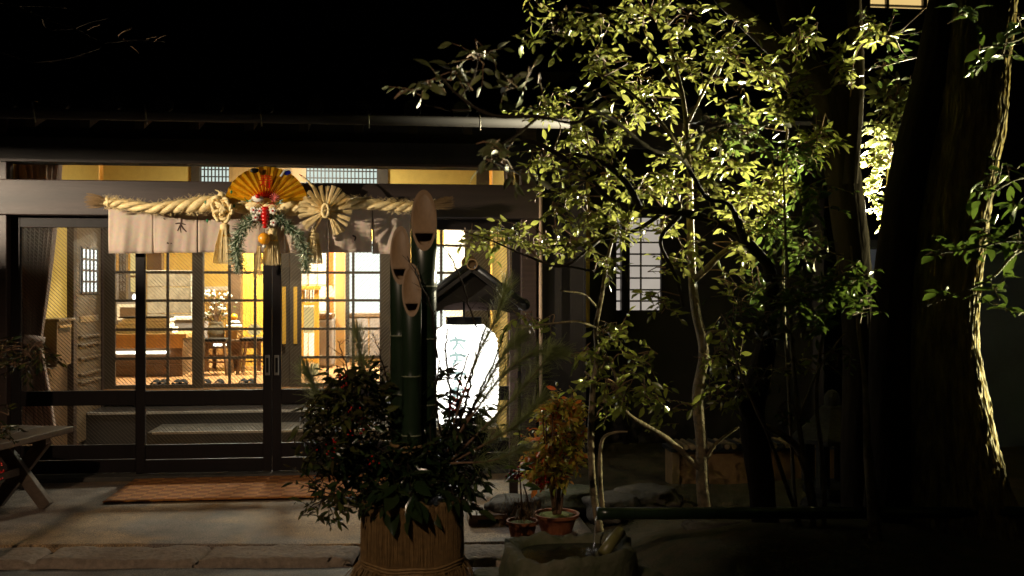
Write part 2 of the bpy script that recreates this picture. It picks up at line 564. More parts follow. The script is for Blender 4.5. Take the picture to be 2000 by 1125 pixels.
o = MB().grid(lambda u, v: (-70 + 140 * u, -40 + 140 * v, -0.14), 2, 2).build('ground', SOIL)
tag(o, 'dark bare ground around the inn', 'ground', kind='structure')
ykb = lambda x: 5.97 - .085 * (max(-6, x) + 2.39)
def rdf(u, v):
    x = -9 + (1.08 + 9) * u
    y1 = ykb(x) - .385 + .03 * noise.noise(Vector((x * 2.3, 4, 0))) + .012 * noise.noise(Vector((x * 9, 7, 0)))
    y = -6 + (y1 + 6) * v
    return (x, y, -.03 + .008 * noise.noise(Vector((x * 1.3, y * 1.3, 5))))
o = MB().grid(rdf, 160, 60).build('road', ASPH, smooth=True)
s_ = o.modifiers.new('slab', 'SOLIDIFY'); s_.thickness = .09; s_.offset = -1
tag(o, 'dark grey asphalt in front of the stone kerb', 'road', kind='structure')
# forecourt slab with a wandering front edge
XK = at(990, 1080, 5.5).x
def fc(u, v):
    x = -9 + (1.15 + 9) * u
    y0 = ykb(x) + 0.015 * noise.noise(Vector((x * 4, 0, 0)))
    return (x, y0 + (10.4 - y0) * v ** 1.6, 0.012 * noise.noise(Vector((x * .8, v * 6, 0))) if v < .55 else 0)
m_ = MB().grid(fc, 120, 24)
o = m_.build('forecourt', PAVE, smooth=True)
tag(o, 'worn brown-grey concrete forecourt before the glass doors', 'pavement', kind='structure')
s = o.modifiers.new('slab', 'SOLIDIFY'); s.thickness = 0.12; s.offset = -1
o = MB().box(-9, 1.9, 10.0, 16.5, -0.1, 0.2).build('foundation', STONE)
tag(o, 'stone foundation beneath the raised inner floor', 'foundation', kind='structure')

# kerb of long stones
kr = bpy.data.objects.new('kerb', None); col.objects.link(kr)
tag(kr, 'row of rough granite kerb stones along the forecourt edge', 'kerb', kind='structure')
kx = [-9.0, -7.4, -5.6, -4.2, at(92, 1080, 5.8).x, at(402, 1080, 5.75).x, at(700, 1080, 5.7).x, XK + 0.15]
for i in range(len(kx) - 1):
    a, b_ = kx[i] + 0.006, kx[i + 1] - 0.006
    sk = 0.03
    def kf(u, v, a=a, b_=b_, i=i):
        x = a + (b_ - a) * u + (0.06 * (v - .5) if i in (4, 5) else 0)
        if v <= 0.12: y, z = 5.345, -0.13 + v / 0.12 * 0.10
        elif v <= 0.3: y, z = 5.345 + 0.03 * (v - .12) / .18, -0.03 + 0.035 * (v - .12) / .18
        elif v <= 0.92: y, z = 5.375 + 0.29 * (v - .3) / .62, 0.005
        else: y, z = 5.668, 0.005 - 0.12 * (v - .92) / .08
        n1 = noise.noise(Vector((x * 5, y * 6 + i, z * 5)))
        n2 = noise.noise(Vector((x * 18, y * 18, z * 18 + i)))
        e = min(u, 1 - u)
        drop = 0.03 * max(0, 1 - e / 0.02) if v > .2 else 0
        return (x, y + ykb(x) - 5.70 + 0.018 * n1 + 0.006 * n2, z + 0.010 * n1 + 0.006 * n2 - drop)
    MB().grid(kf, 60, 26).build('kerb_stone', KERB, kr, smooth=True)

# garden terrain to the right
def tz(x, y):
    d = max(0, min(1, (x - 0.95) / 0.5))
    h = 0.02 + 0.07 * noise.noise(Vector((x * .9, y * .9, 3))) + 0.035 * noise.noise(Vector((x * 3, y * 3, 8)))
    mound = 0.16 * math.exp(-((x - 1.9) / 0.8) ** 2 - ((y - 5.0) / 0.8) ** 2)
    mound += 0.15 * math.exp(-((x - 3.0) / 1.0) ** 2 - ((y - 5.3) / 1.2) ** 2)
    if y < 4.2: h -= min(0.12, (4.2 - y) * 0.1)
    return -0.13 + d * (0.1 + h + mound)
o = MB().grid(lambda u, v: (0.95 + 9 * u, 2.6 + 11 * v, tz(0.95 + 9 * u, 2.6 + 11 * v)), 150, 180).build('garden_ground', SOIL, smooth=True)
tag(o, 'bare mossy garden soil under the trees', 'soil', kind='structure')

# ------------------------------------------------------------------ inn building
YF = 8.0
inn = thing('inn_building', (-1.0, 8.0, 0), 'dark timber inn with glass sliding doors under a tiled eave', 'building')
fX = lambda px, Y=YF: at(px, 560, Y).x
def fZ(py, Y=YF, px=520): return at(px, py, Y).z
XL0, XL1, XR0, XR1 = fX(-14), fX(20), fX(1016), fX(1046)
ZB0, ZB1, ZT1 = fZ(425), fZ(358), fZ(325)
bx('post', WOODDARK, inn, XL0, XL1, 7.93, 8.07, 0, 2.95, 0.006)
bx('post', WOODDARK, inn, XR0, XR1, 7.93, 8.07, 0, 2.95, 0.006)
bx('post', WOODDARK, inn, XL0 - 1.9, XL0 - 1.78, 7.93, 8.07, 0, 2.95, 0.006)
bx('lintel_beam', BEAM, inn, XL0 - 1.9, XR1 + 0.02, 7.90, 8.10, ZB0, ZB1, 0.008)
bx('header_beam', EAVEBLK, inn, XL0 - 1.9, XR1 + 0.5, 7.91, 8.09, ZT1, ZT1 + 0.2, 0.006)
bx('upper_wall', EAVEBLK, inn, XL0 - 3, XR1 + 1.9, 7.98, 8.06, ZT1 + 0.2, 3.35, 0)
bx('header_edge', BEAM, inn, XL0 - 1.9, XR1 + 0.5, 7.895, 7.909, ZT1 + .001, ZT1 + 0.022, 0.002)  # lighter strip set along the header's bottom edge
bx('door_sill', STONE, inn, XL0, XR1, 7.86, 8.14, 0.0, 0.035, 0.004)
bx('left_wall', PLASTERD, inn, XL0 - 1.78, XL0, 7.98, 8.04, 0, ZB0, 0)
pn = MB().box(XL1, XR0, 7.998, 8.002, ZB1, ZT1).build('transom_pane', G_PLAIN, inn)
for px in (1016,):
    pass
# sliding doors
def sliding_door(a, b_, Y, wire, hs):
    d = MB().box(a, a + 0.07, Y - 0.02, Y + 0.02, 0.04, ZB0)
    dr = d.build('sliding_door', WOODFRAME, inn, bevel=0.003)
    bx('stile', WOODFRAME, dr, b_ - 0.07, b_, Y - 0.02, Y + 0.02, 0.04, ZB0)
    x0, x1 = a + 0.07, b_ - 0.07
    bx('top_rail', WOODFRAME, dr, x0, x1, Y - 0.018, Y + 0.018, ZB0 - 0.09, ZB0 - 0.002)
    bx('middle_rail', WOODFRAME, dr, x0, x1, Y - 0.018, Y + 0.018, fZ(788), fZ(760))
    bx('bottom_board', WOODFRAME, dr, x0, x1, Y - 0.012, Y + 0.012, fZ(892), fZ(864))
    bx('bottom_rail', WOODFRAME, dr, x0, x1, Y - 0.018, Y + 0.018, 0.04, fZ(893))
    MB().box(x0, x1, Y - 0.002, Y + 0.002, fZ(760), ZB0 - 0.09).build('glass_pane', wire, dr)
    MB().box(x0, x1, Y - 0.002, Y + 0.002, fZ(864), fZ(788)).build('glass_pane', wire, dr)
    for hx in hs:
        h = MB().box(hx - 0.019, hx + 0.019, Y - 0.026, Y - 0.0205, fZ(732), fZ(693))
        ho = h.build('door_pull', STEEL, dr, bevel=0.004)
        MB().box(hx - 0.010, hx + 0.010, Y - 0.028, Y - 0.0262, fZ(727), fZ(698)).build('pull_recess', BLACKM, dr)
sliding_door(fX(20), fX(281), 8.03, G_WIREL, [])
sliding_door(fX(268), fX(532), 7.98, G_WIREL, [fX(523, 7.98)])
sliding_door(fX(533), fX(792), 7.98, G_WIRER, [fX(541, 7.98)])
sliding_door(fX(780), fX(1016), 8.03, G_WIRER, [])

# eave: rafters, boards, gutter, tiles
SL = 0.42
def roofz(y): return 2.76 + (y - 6.82) * SL
for px in range(-165, 2000, 107):
    x = at(px, 270, 6.95).x
    if x > 2.8: break
    m = MB()
    y0, y1 = 6.95, 8.3
    m._add([(x, y0, roofz(y0) - .17), (x + .065, y0, roofz(y0) - .17), (x + .065, y1, roofz(y1) - .17), (x, y1, roofz(y1) - .17),
            (x, y0, roofz(y0) - .03), (x + .065, y0, roofz(y0) - .03), (x + .065, y1, roofz(y1) - .03), (x, y1, roofz(y1) - .03)],
           [(0, 3, 2, 1), (4, 5, 6, 7), (0, 1, 5, 4), (1, 2, 6, 5), (2, 3, 7, 6), (3, 0, 4, 7)])
    m.build('rafter', RAFT, inn)
RX0, RX1 = -5.5, 3.0
rf = MB()
y0, y1 = 6.84, 14.5
rf._add([(RX0, y0, roofz(y0) - .03), (RX1, y0, roofz(y0) - .03), (RX1, y1, roofz(y1) - .03), (RX0, y1, roofz(y1) - .03),
         (RX0, y0, roofz(y0)), (RX1, y0, roofz(y0)), (RX1, y1, roofz(y1)), (RX0, y1, roofz(y1))],
        [(0, 3, 2, 1), (4, 5, 6, 7), (0, 1, 5, 4), (1, 2, 6, 5), (2, 3, 7, 6), (3, 0, 4, 7)])
roof = rf.build('roof', EAVEBLK, inn)
tm = MB()
tw, tl = 0.34, 0.42
def tf(u, v):
    a = u * tw
    z = 0.055 * max(0, math.cos((u - .82) / .18 * math.pi / 2)) if u > .64 else 0.02 * (1 - math.cos(u / .64 * 2 * math.pi)) * -0.5
    return (a, v * tl, z + 0.03 - 0.03 * v + 0.02)
tm.grid(tf, 14, 1)
tme = tm.mesh('roof_tile', TILE, True)
em = MB(); em.lathe((tw * .82, -0.012, 0.035), [(0.062, 0), (0.062, 0.05)], 14, 'Y')
eme = em.mesh('eave_tile_end', TILE)
sh = MB().grid(lambda u, v: (RX0 + (RX1 - RX0) * u, 10.0 + 4.5 * v, roofz(10.0 + 4.5 * v) + .06 + 0.025 * math.sin(u * 240)), 600, 1)
sh.build('roof_upper_tiles', TILE, roof)['kind'] = 'stuff'
rot = Matrix.Rotation(math.atan(SL), 4, 'X')
for i in range(23):
    for j in range(8):
        y = 6.80 + j * 0.40
        t = bpy.data.objects.new('roof_tile', tme); col.objects.link(t); t.parent = roof
        t.matrix_basis = Matrix.Translation((-5.0 + i * tw, y, roofz(y) + 0.01)) @ rot
    t = bpy.data.objects.new('eave_tile_end', eme); col.objects.link(t); t.parent = roof
    t.matrix_basis = Matrix.Translation((-5.0 + i * tw, 6.79, roofz(6.79) + 0.01))
# gutter: half round with straps
gz = fZ(235, 6.78, 520) 
def gf(u, v):
    a = math.pi * v
    return (-5.5 + (1.15 + 5.5) * u, 6.75 - 0.058 * math.cos(a), gz + 0.035 - 0.058 * math.sin(a))
MB().grid(gf, 2, 12).build('gutter', GUTTER, inn, smooth=True, solid=0.004)
for px in (68, 286, 510, 720, 937):
    x = at(px, 235, 6.7).x
    pts = [(x - .012, 6.86, gz + .10), (x - .01, 6.70, gz + .085), (x, 6.675, gz + 0.03), (x + .002, 6.69, gz - 0.03), (x + .004, 6.70, gz - 0.055)]
    MB().tube([tuple(p) for p in spline(pts, 4)], 0.0055, 6).build('gutter_strap', STEEL, inn, smooth=True)
# pale conduit pipe on the right post
xp = fX(1053)
MB().tube([(xp, 7.9, 0.05), (xp, 7.9, fZ(350))], 0.016, 10).build('conduit_pipe', mat('pale_conduit', srgb(196, 168, 140), 0.5, var=0.15), inn, smooth=True)
# the rope is lit by the pole spotlight, out of view
# right wing wall, set back
xa, xb = fX(1062), fX(1140)
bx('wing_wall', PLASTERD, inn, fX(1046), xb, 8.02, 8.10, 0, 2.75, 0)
bx('wing_post', EAVEBLK, inn, xb, xb + 0.02, 8.0, 8.12, 0, 2.75, 0)
YW = 9.3
wX = lambda px: at(px, 560, YW).x
wZ = lambda py: at(1240, py, YW).z
ywx = at(1145, 560, 8.9).x
bx('plaster_strip', PLASTER, inn, at(1140, 500, 8.6).x, at(1151, 500, 8.6).x, 8.58, 8.62, at(1145, 640, 8.6).z, 2.9, 0)
bx('wing_back_wall', EAVEBLK, inn, xb - 0.3, wX(1204), YW, YW + .1, -0.1, 3.3, 0)
bx('wing_back_wall', EAVEBLK, inn, wX(1292), 4.2, YW, YW + .1, -0.1, 3.3, 0)
bx('wing_back_wall', EAVEBLK, inn, wX(1204), wX(1292), YW, YW + .1, -0.1, wZ(606), 0)
bx('wing_back_wall', EAVEBLK, inn, wX(1204), wX(1292), YW, YW + .1, wZ(425), 3.3, 0)
win = MB().box(wX(1204), wX(1292), YW + .055, YW + .06, wZ(606), wZ(425)).build('shoji_window', E_SHOJI, inn)
bx('window_post', WOODDARK, win, wX(1213), wX(1229), YW - .03, YW + .05, wZ(606), wZ(425))
for py in (450, 473, 496, 519, 543, 566, 588):
    bx('muntin', WOODDARK, win, wX(1204), wX(1292), YW + .035, YW + .052, wZ(py + 1.6), wZ(py - 1.6), 0)
bx('muntin', WOODDARK, win, wX(1252), wX(1255), YW + .033, YW + .05, wZ(606), wZ(425), 0)
MB().tube([(wX(1218), YW - .12, 0), (wX(1218), YW - .12, 2.9)], 0.035, 10).build('downpipe', EAVEBLK, inn, smooth=True)

# genkan: floor steps, side walls, ceiling
GX0, GX1 = -3.16, 0.915
YI = 10.3
ZI = 0.485
bx('genkan_step', STONE, inn, -2.4, GX1 - .03, 9.2, 9.75, 0.0, 0.19, 0.01)
PLAT = mat('grey_step_boards', srgb(62, 58, 56), 0.3, var=.25, scale=4, stretch=(1, 8, 8))
PALESTRIP = mat('pale_edge_strip', srgb(190, 182, 172), 0.3, var=.1)  # pale strips along the two step edges
bx('step_edge_strip', PALESTRIP, inn, -2.35, GX1 - .06, 9.185, 9.199, 0.172, 0.194, 0.002)
bx('step_edge_strip', PALESTRIP, inn, GX0 + .06, GX1 - .06, 9.735, 9.749, 0.29, 0.314, 0.002)
bx('genkan_platform', PLAT, inn, GX0 + .03, GX1 - .03, 9.75, 10.2, 0.0, 0.31, 0.01)
bx('genkan_side_wall', PLASTER, inn, GX0 - .1, GX0, 8.1, YI, 1.05, 3.25, 0)
bx('genkan_wainscot', WOODM, inn, GX0 - .1, GX0 + 0.004, 8.1, YI, 0.0, 1.05, 0)
bx('genkan_side_wall', PLASTER, inn, GX1, GX1 + .1, 8.1, YI, 0.0, 3.25, 0)
bx('genkan_ceiling', CEIL, inn, GX0 - .1, GX1 + .1, 8.1, YI, 3.2, 3.25, 0)
# side door with 4 x 4 panes on the left wall
DY0, DY1 = 9.44, 10.2
dz1 = at(165, 425, 9.8).z
dd = bx('side_door', DOORW, inn, GX0, GX0 + 0.045, DY0, DY1, 0.05, dz1, 0.004)
bx('door_frame', WOODDARK, dd, GX0, GX0 + 0.06, DY0 - .09, DY0, 0.0, dz1 + .08)
bx('door_frame', WOODDARK, dd, GX0, GX0 + 0.06, DY1, DY1 + .06, 0.0, dz1 + .08)
bx('door_frame', WOODDARK, dd, GX0, GX0 + 0.06, DY0, DY1, dz1, dz1 + .08)
pz0, pz1 = at(168, 572, 9.8).z, at(168, 485, 9.8).z
MB().box(GX0 + .046, GX0 + .05, DY0 + .16, DY1 - .14, pz0, pz1).build('lit_pane', E_SHOJIW, dd)
for k in range(5):
    y = DY0 + .16 + (DY1 - DY0 - .30) * k / 4
    bx('muntin', WOODDARK, dd, GX0 + .05, GX0 + .062, y - .012, y + .012, pz0, pz1, 0)
    z = pz0 + (pz1 - pz0) * k / 4
    bx('muntin', WOODDARK, dd, GX0 + .05, GX0 + .06, DY0 + .15, DY1 - .13, z - .010, z + .010, 0)
bx('push_plate', STEEL, dd, GX0 + .046, GX0 + .054, DY0 + .12, DY1 - .1, 1.20, 1.26, 0.002)
for zz in (0.62, 0.70, 0.85, 0.98, 1.06):
    bx('door_moulding', DOORW, dd, GX0 + .045, GX0 + .075, DY0 + .08, DY1 - .08, zz - 0.012, zz + 0.012, 0.003)
# inner lattice doors
iX = lambda px: at(px, 560, YI).x
iZ = lambda py: at(450, py, YI).z
ZD1 = 2.22
def lattice_door(a, b_, sl, sr, cols, Y=YI):
    x0, x1 = iX(a), iX(b_)
    d = MB().box(x0, x0 + sl, Y - .02, Y + .02, ZI, ZD1).build('lattice_door', LATTICE, inn, bevel=0.003)
    bx('stile', LATTICE, d, x1 - sr, x1, Y - .02, Y + .02, ZI, ZD1)
    bx('bottom_rail', LATTICE, d, x0 + sl, x1 - sr, Y - .018, Y + .018, ZI, iZ(750))
    bx('top_rail', LATTICE, d, x0 + sl, x1 - sr, Y - .018, Y + .018, ZD1 - .06, ZD1)
    for py in (699, 643, 587, 532, 477, 422):
        if iZ(py) < ZD1 - .08:
            bx('muntin', LATTICE, d, x0 + sl, x1 - sr, Y - .012, Y + .012, iZ(py + 2.6), iZ(py - 2.6), 0)
    for c in cols:
        bx('muntin', LATTICE, d, iX(c - 2.6), iX(c + 2.6), Y - .014, Y + .010, iZ(750), ZD1 - .06, 0)
    MB().box(x0 + sl, x1 - sr, Y + .014, Y + .016, iZ(750), ZD1 - .06).build('glass_pane', G_PLAIN, d)
    return d
u_ = pxm(1, YI)
lattice_door(203, 397, 21 * u_, 20 * u_, (278, 328))
lattice_door(377, 568, 19 * u_, 20 * u_, (447, 497), YI + 0.045)
d3 = lattice_door(566, 764, 22 * u_, 22 * u_, (640, 690))
lattice_door(744, 958, 18 * u_, 50 * u_, (812, 862), YI + 0.045)
for px in (552, 574):
    bx('pull_strip', WOODY, d3, iX(px), iX(px + 7), YI - .03, YI - .021, iZ(672), iZ(560), 0)
bx('inner_lintel', LATTICE, inn, GX0, GX1, YI - .05, YI + .08, ZD1, ZD1 + .13, 0.004)
# upper wall over the inner doors
def up(name, m, a, b_, y0=YI - .02, y1=YI + .06, z0=ZD1 + .13, z1=3.2, bev=0.0):
    return bx(name, m, inn, iX(a), iX(b_), y0, y1, z0, z1, bev)
up('inner_wall', PLASTER, 203, 375)
up('inner_post', LATTICE, 375, 392, YI - .05, YI + .065)
up('inner_post', LATTICE, 737, 758, YI - .05, YI + .065)
up('inner_post', LATTICE, 930, 955, YI - .05, YI + .065)
up('inner_wall', PLASTER, 758, 930)
up('inner_wall', WOODL, 448, 598)
for a, b_ in ((392, 448), (598, 737)):
    tr = up('transom_lattice', E_TRANSOM, a, b_, YI + .03, YI + .035)
    n = int((b_ - a) / 7)
    for k in range(n + 1):
        px = a + (b_ - a) * k / n
        bx('slat', LATTICE, tr, iX(px - 1.1), iX(px + 1.1), YI + .0, YI + .02, ZD1 + .13, 3.2, 0)
    for zz in (iZ(345), iZ(331), iZ(318)):
        bx('slat', LATTICE, tr, iX(a), iX(b_), YI + .021, YI + .028, zz - .006, zz + .006, 0)
# inner room shell
IX0, IX1, IY1 = -5.2, 2.6, 16.0
bx('inner_floor', FLOORW, inn, IX0, IX1, 10.2, IY1, ZI - .08, ZI, 0)
nb = 22
for k in range(nb):
    pass
bx('inner_ceiling', CEIL, inn, IX0, IX1, YI + .1, IY1, 3.2, 3.25, 0)
bx('inner_back_wall', PLASTER, inn, IX0, IX1, IY1, IY1 + .1, ZI, 3.25, 0)
bx('inner_side_wall', PLASTER, inn, IX0 - .1, IX0, YI, IY1, ZI, 3.25, 0)
bx('inner_side_wall', PLASTER, inn, IX1, IX1 + .1, YI, IY1, ZI, 3.25, 0)
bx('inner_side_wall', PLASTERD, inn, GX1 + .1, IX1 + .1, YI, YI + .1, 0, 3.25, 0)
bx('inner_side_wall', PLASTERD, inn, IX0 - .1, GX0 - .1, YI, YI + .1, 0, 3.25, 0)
# pillars and boards in the room
def rX(px, Y): return at(px, 560, Y).x
def pil(m, a, b_, Y, d=0.18, name='inner_pillar', z0=ZI, z1=3.2):
    return bx(name, m, inn, rX(a, Y), rX(b_, Y), Y, Y + d, z0, z1, 0.004)
pil(WOODM, 445, 470, 12.9)
for k in range(6):
    a = 471 + k * 9.2
    pil(WOODY, a, a + 8.8, 13.1, 0.03, 'cedar_board')
pil(WOODL, 655, 673, 13.0)
pil(WOODM, 286, 316, 14.8, 0.15)
pil(LATTICE, 232, 246, 14.0, 0.12)
# big lit paper window at the back right
Yb = 14.6
bw = bx('paper_screen_window', E_SHOJIW, inn, rX(676, Yb), rX(748, Yb), Yb, Yb + .02, at(700, 613, Yb).z, at(700, 470, Yb).z, 0)
for px in (676, 748):
    bx('window_frame', WOODDARK, bw, rX(px, Yb) - .03, rX(px, Yb) + .03, Yb - .04, Yb + .01, at(700, 613, Yb).z, at(700, 470, Yb).z)
pil(PLASTERD, 672, 682, 13.6, 0.1)
# lit pictures seen through the right pane
Yp = 12.6
pw = bx('paper_screen_window', E_SHOJIW, inn, rX(846, Yp), rX(868, Yp), Yp, Yp + .02, at(855, 640, Yp).z, at(855, 480, Yp).z, 0)
pict = thing('framed_picture', (rX(885, Yp), Yp, 1.3), 'amber landscape picture in a thin frame beyond the right pane', 'picture')
bx('frame', WOODDARK, pict, rX(868, Yp), rX(906, Yp), Yp, Yp + .03, at(885, 582, Yp).z, at(885, 542, Yp).z)
bx('print', WOODY, pict, rX(871, Yp), rX(903, Yp), Yp - .004, Yp - .001, at(885, 579, Yp).z, at(885, 545, Yp).z, 0)
pil(WHITEP, 868, 912, 13.0, 0.05, 'paper_panel', ZI, 2.6)

# lamps of the house
def ceiling_lamp(x, y, w, l, e, label, colr=(1, 0.92, 0.74)):
    t = thing('ceiling_lamp', (x, y, 3.2), label, 'lamp')
    bx('housing', LATTICE, t, x - w / 2 - .03, x + w / 2 + .03, y - l / 2 - .03, y + l / 2 + .03, 3.12, 3.199)
    MB().box(x - w / 2, x + w / 2, y - l / 2, y + l / 2, 3.105, 3.118).build('diffuser', E_BULB, t)
    light('lamp_light', 'AREA', (x, y, 3.09), e, colr, t, w, (x, y, 0), size_y=l)
ceiling_lamp(-1.9, 12.2, 0.5, 0.5, 480, 'square ceiling lamp over the reception counter')
ceiling_lamp(0.1, 12.6, 0.5, 0.5, 440, 'square ceiling lamp over the sitting corner')
ceiling_lamp(-1.0, 14.8, 0.5, 0.5, 420, 'square ceiling lamp by the back wall of the hall')
ceiling_lamp(-1.0, 9.2, 0.3, 0.3, 100, 'small ceiling lamp above the entrance steps')

# ------------------------------------------------------------------ curtains
def curtain(name, label, rows, Y, nf, tie=None, mirror=False):
    """rows = (py, px left, px right); folds gather between them"""
    rr = spline(rows, 8)
    zc = at(rows[0][1], rows[0][0], Y).z
    t = thing(name, (rX((rows[-1][1] + rows[-1][2]) / 2, Y), Y, at(60, rows[-1][0], Y).z), label, 'curtain')
    def f(u, v):
        k = min(len(rr) - 1, int(v * (len(rr) - 1)))
        fr = v * (len(rr) - 1) - k
        r = rr[k] if k + 1 >= len(rr) else rr[k] * (1 - fr) + rr[k + 1] * fr
        px = r[1] + (r[2] - r[1]) * u
        p = at(px, r[0], Y)
        ph = u * nf * 2 * math.pi + 0.6 * math.sin(v * 5 + u * 7)
        p.y += 0.035 * math.sin(ph) + 0.012 * math.sin(2.3 * ph + 1)
        return tuple(p)
    MB().grid(f, nf * 12, 50).build('cloth', CURT, t, smooth=True, solid=0.003)
    if tie:
        py, a, b_ = tie
        MB().tube([tuple(at(a, py, Y - .05)), tuple(at((a + b_) / 2, py + 4, Y - .075)), tuple(at(b_, py + 8, Y - .05))], pxm(11, Y), 8).build('tieback', CURT, t, smooth=True)
curtain('curtain', 'gathered mauve curtain tied back behind the leftmost glass door', [(318, 18, 122), (420, 34, 114), (560, 38, 98), (660, 42, 84), (690, 42, 86), (770, 40, 100), (850, 36, 112)], 8.22, 8, (662, 42, 86))
curtain('curtain', 'mauve curtain hanging straight beside the right corner post', [(318, 984, 1016), (450, 990, 1018), (620, 992, 1018), (760, 990, 1018), (880, 988, 1018)], 8.3, 4)

# mail box on the left side wall
t = thing('mail_box', (GX0 + .1, 8.75, 0.9), 'wooden letter box with a slot on the entrance side wall', 'mail box')
mz0, mz1 = at(120, 715, 8.75).z, at(120, 628, 8.75).z
bx('box', WOODM, t, GX0 + .006, GX0 + .15, 8.66, 9.02, mz0, mz1, 0.004)
bx('lid', WOODM, t, GX0 + .006, GX0 + .18, 8.63, 9.05, mz1 + .001, mz1 + .025, 0.004)
bx('slot', BLACKM, t, GX0 + .1505, GX0 + .153, 8.70, 8.98, mz1 - .10, mz1 - .055, 0)
bx('slot_flap', WOODL, t, GX0 + .151, GX0 + .165, 8.69, 8.99, mz1 - .055, mz1 - .035, 0.002)

# ------------------------------------------------------------------ furniture in the hall
def rp(px, py, Y): return at(px, py, Y)
# reception counter
Yc = 11.7
t = thing('reception_counter', (rX(295, Yc), Yc + .3, ZI), 'long chestnut reception counter with a lit shelf', 'counter')
cx0, cx1 = rX(200, Yc), rX(355, Yc)
zt = at(300, 652, Yc).z
bx('counter_top', WOODL, t, cx0, cx1 + .06, Yc - .04, Yc + .75, zt - .05, zt)
bx('front_panel', WOODM, t, cx0, cx1, Yc + .02, Yc + .06, ZI, zt - .051)
bx('side_panel', WOODM, t, cx1 - .04, cx1, Yc + .061, Yc + .7, ZI, zt - .051)
bx('front_apron', WOODL, t, cx0, cx1 + .02, Yc - .02, Yc + .018, zt - .17, zt - .051)
bx('light_shelf', E_TUBE, t, cx0, rX(330, Yc), Yc - .01, Yc + .015, zt - .235, zt - .205, 0)
bx('base_rail', WOODM, t, cx0, cx1 + .01, Yc, Yc + .019, ZI + .001, ZI + .14)
# ledgers stack
t = thing('ledger_stack', (rX(290, 11.9), 11.9, zt), 'stack of white ledgers on the reception counter', 'books')
for k in range(5):
    w = 0.26 - 0.012 * k
    x = rX(298, 11.9) + 0.02 * math.sin(k * 2)
    bx('ledger', WHITEP, t, x - w * 1.6, x + w, 11.78, 12.05, zt + .002 + k * .036, zt + .034 + k * .036, 0.003)
bx('cover', BLACKM, t, rX(298, 11.9) - .36, rX(298, 11.9) + .22, 11.78, 12.05, zt + .184, zt + .20, 0.004)
t = thing('paper_tray', (rX(228, 11.9), 11.9, zt), 'small white note pad at the counter end', 'note pad')
bx('pad', WHITEP, t, rX(222, 11.9), rX(236, 11.9), 11.8, 12.0, zt + .002, zt + .03)
bx('pen_rest', BLACKM, t, rX(237, 11.9), rX(240, 11.9), 11.82, 11.98, zt + .002, zt + .02)
# stone screen behind
Ys = 13.9
t = thing('stone_screen', (rX(328, Ys), Ys, ZI), 'speckled grey stone screen standing behind the counter', 'screen')
for i, (a, b_) in enumerate(((287, 327), (329, 372))):
    for j, (p, q) in enumerate(((534, 560), (561, 588), (589, 612), (613, 690))):
        bx('stone_panel', STONEPANEL, t, rX(a, Ys), rX(b_, Ys) , Ys, Ys + .04, at(330, q, Ys).z, at(330, p, Ys).z, 0.004)
bx('frame_rail', WHITEP, t, rX(283, Ys), rX(376, Ys), Ys - .02, Ys + .05, at(330, 533, Ys).z, at(330, 528, Ys).z)
bx('frame_post', WHITEP, t, rX(373, Ys), rX(377, Ys), Ys - .02, Ys + .05, ZI, at(330, 533, Ys).z - .001)
# low grey cabinet in front of the screen
Yg = 13.0
t = thing('low_cabinet', (rX(345, Yg), Yg, ZI), 'low grey cabinet with a white top behind the counter', 'cabinet')
bx('carcass', GREYCL, t, rX(290, Yg), rX(395, Yg), Yg, Yg + .4, ZI, at(340, 625, Yg).z)
bx('top', WHITEP, t, rX(288, Yg), rX(397, Yg), Yg - .02, Yg + .42, at(340, 625, Yg).z + .001, at(340, 619, Yg).z)
# framed picture behind counter left
Yq = 13.5
t = thing('framed_picture', (rX(252, Yq), Yq, 1.0), 'small orange picture in a grey frame behind the counter', 'picture')
bx('frame', GREYCL, t, rX(226, Yq), rX(282, Yq), Yq, Yq + .03, at(250, 628, Yq).z, at(250, 590, Yq).z)
bx('mount', WHITEP, t, rX(229, Yq), rX(279, Yq), Yq - .006, Yq - .001, at(250, 625, Yq).z, at(250, 594, Yq).z, 0)
bx('print', WOODM, t, rX(235, Yq), rX(273, Yq), Yq - .012, Yq - .007, at(250, 620, Yq).z, at(250, 600, Yq).z, 0)
t = thing('folding_screen', (rX(240, 14.5), 14.5, ZI), 'tall grey panelled screen at the left end of the hall', 'screen')
for k in range(3):
    bx('panel', GREYCL, t, rX(216 + k * 23, 14.5), rX(238 + k * 23, 14.5), 14.5 + .05 * (k % 2), 14.54 + .05 * (k % 2), ZI, at(240, 532, 14.5).z)
# cylinder pendant lamp
Yl = 12.4
t = thing('pendant_lamp', (rX(264, Yl), Yl, 2.6), 'tall paper cylinder pendant lamp above the counter', 'lamp')
px_ = rX(263, Yl)
MB().lathe((px_, Yl, 0), [(0.045, at(264, 570, Yl).z), (0.05, at(264, 540, Yl).z), (0.05, at(264, 440, Yl).z), (0.045, at(264, 436, Yl).z)], 16).build('shade', E_PENDANT, t, smooth=True)
MB().lathe((px_, Yl, 0), [(0.052, at(264, 542, Yl).z), (0.052, at(264, 538, Yl).z)], 16).build('ring', WOODM, t)
MB().ball((px_, Yl, at(264, 580, Yl).z), 0.028, 2, (1, 1, 1.4)).build('bulb', E_TUBE, t, smooth=True)
MB().tube([(px_, Yl, at(264, 436, Yl).z), (px_, Yl, 3.2)], 0.006, 6).build('cord', BLACKM, t)
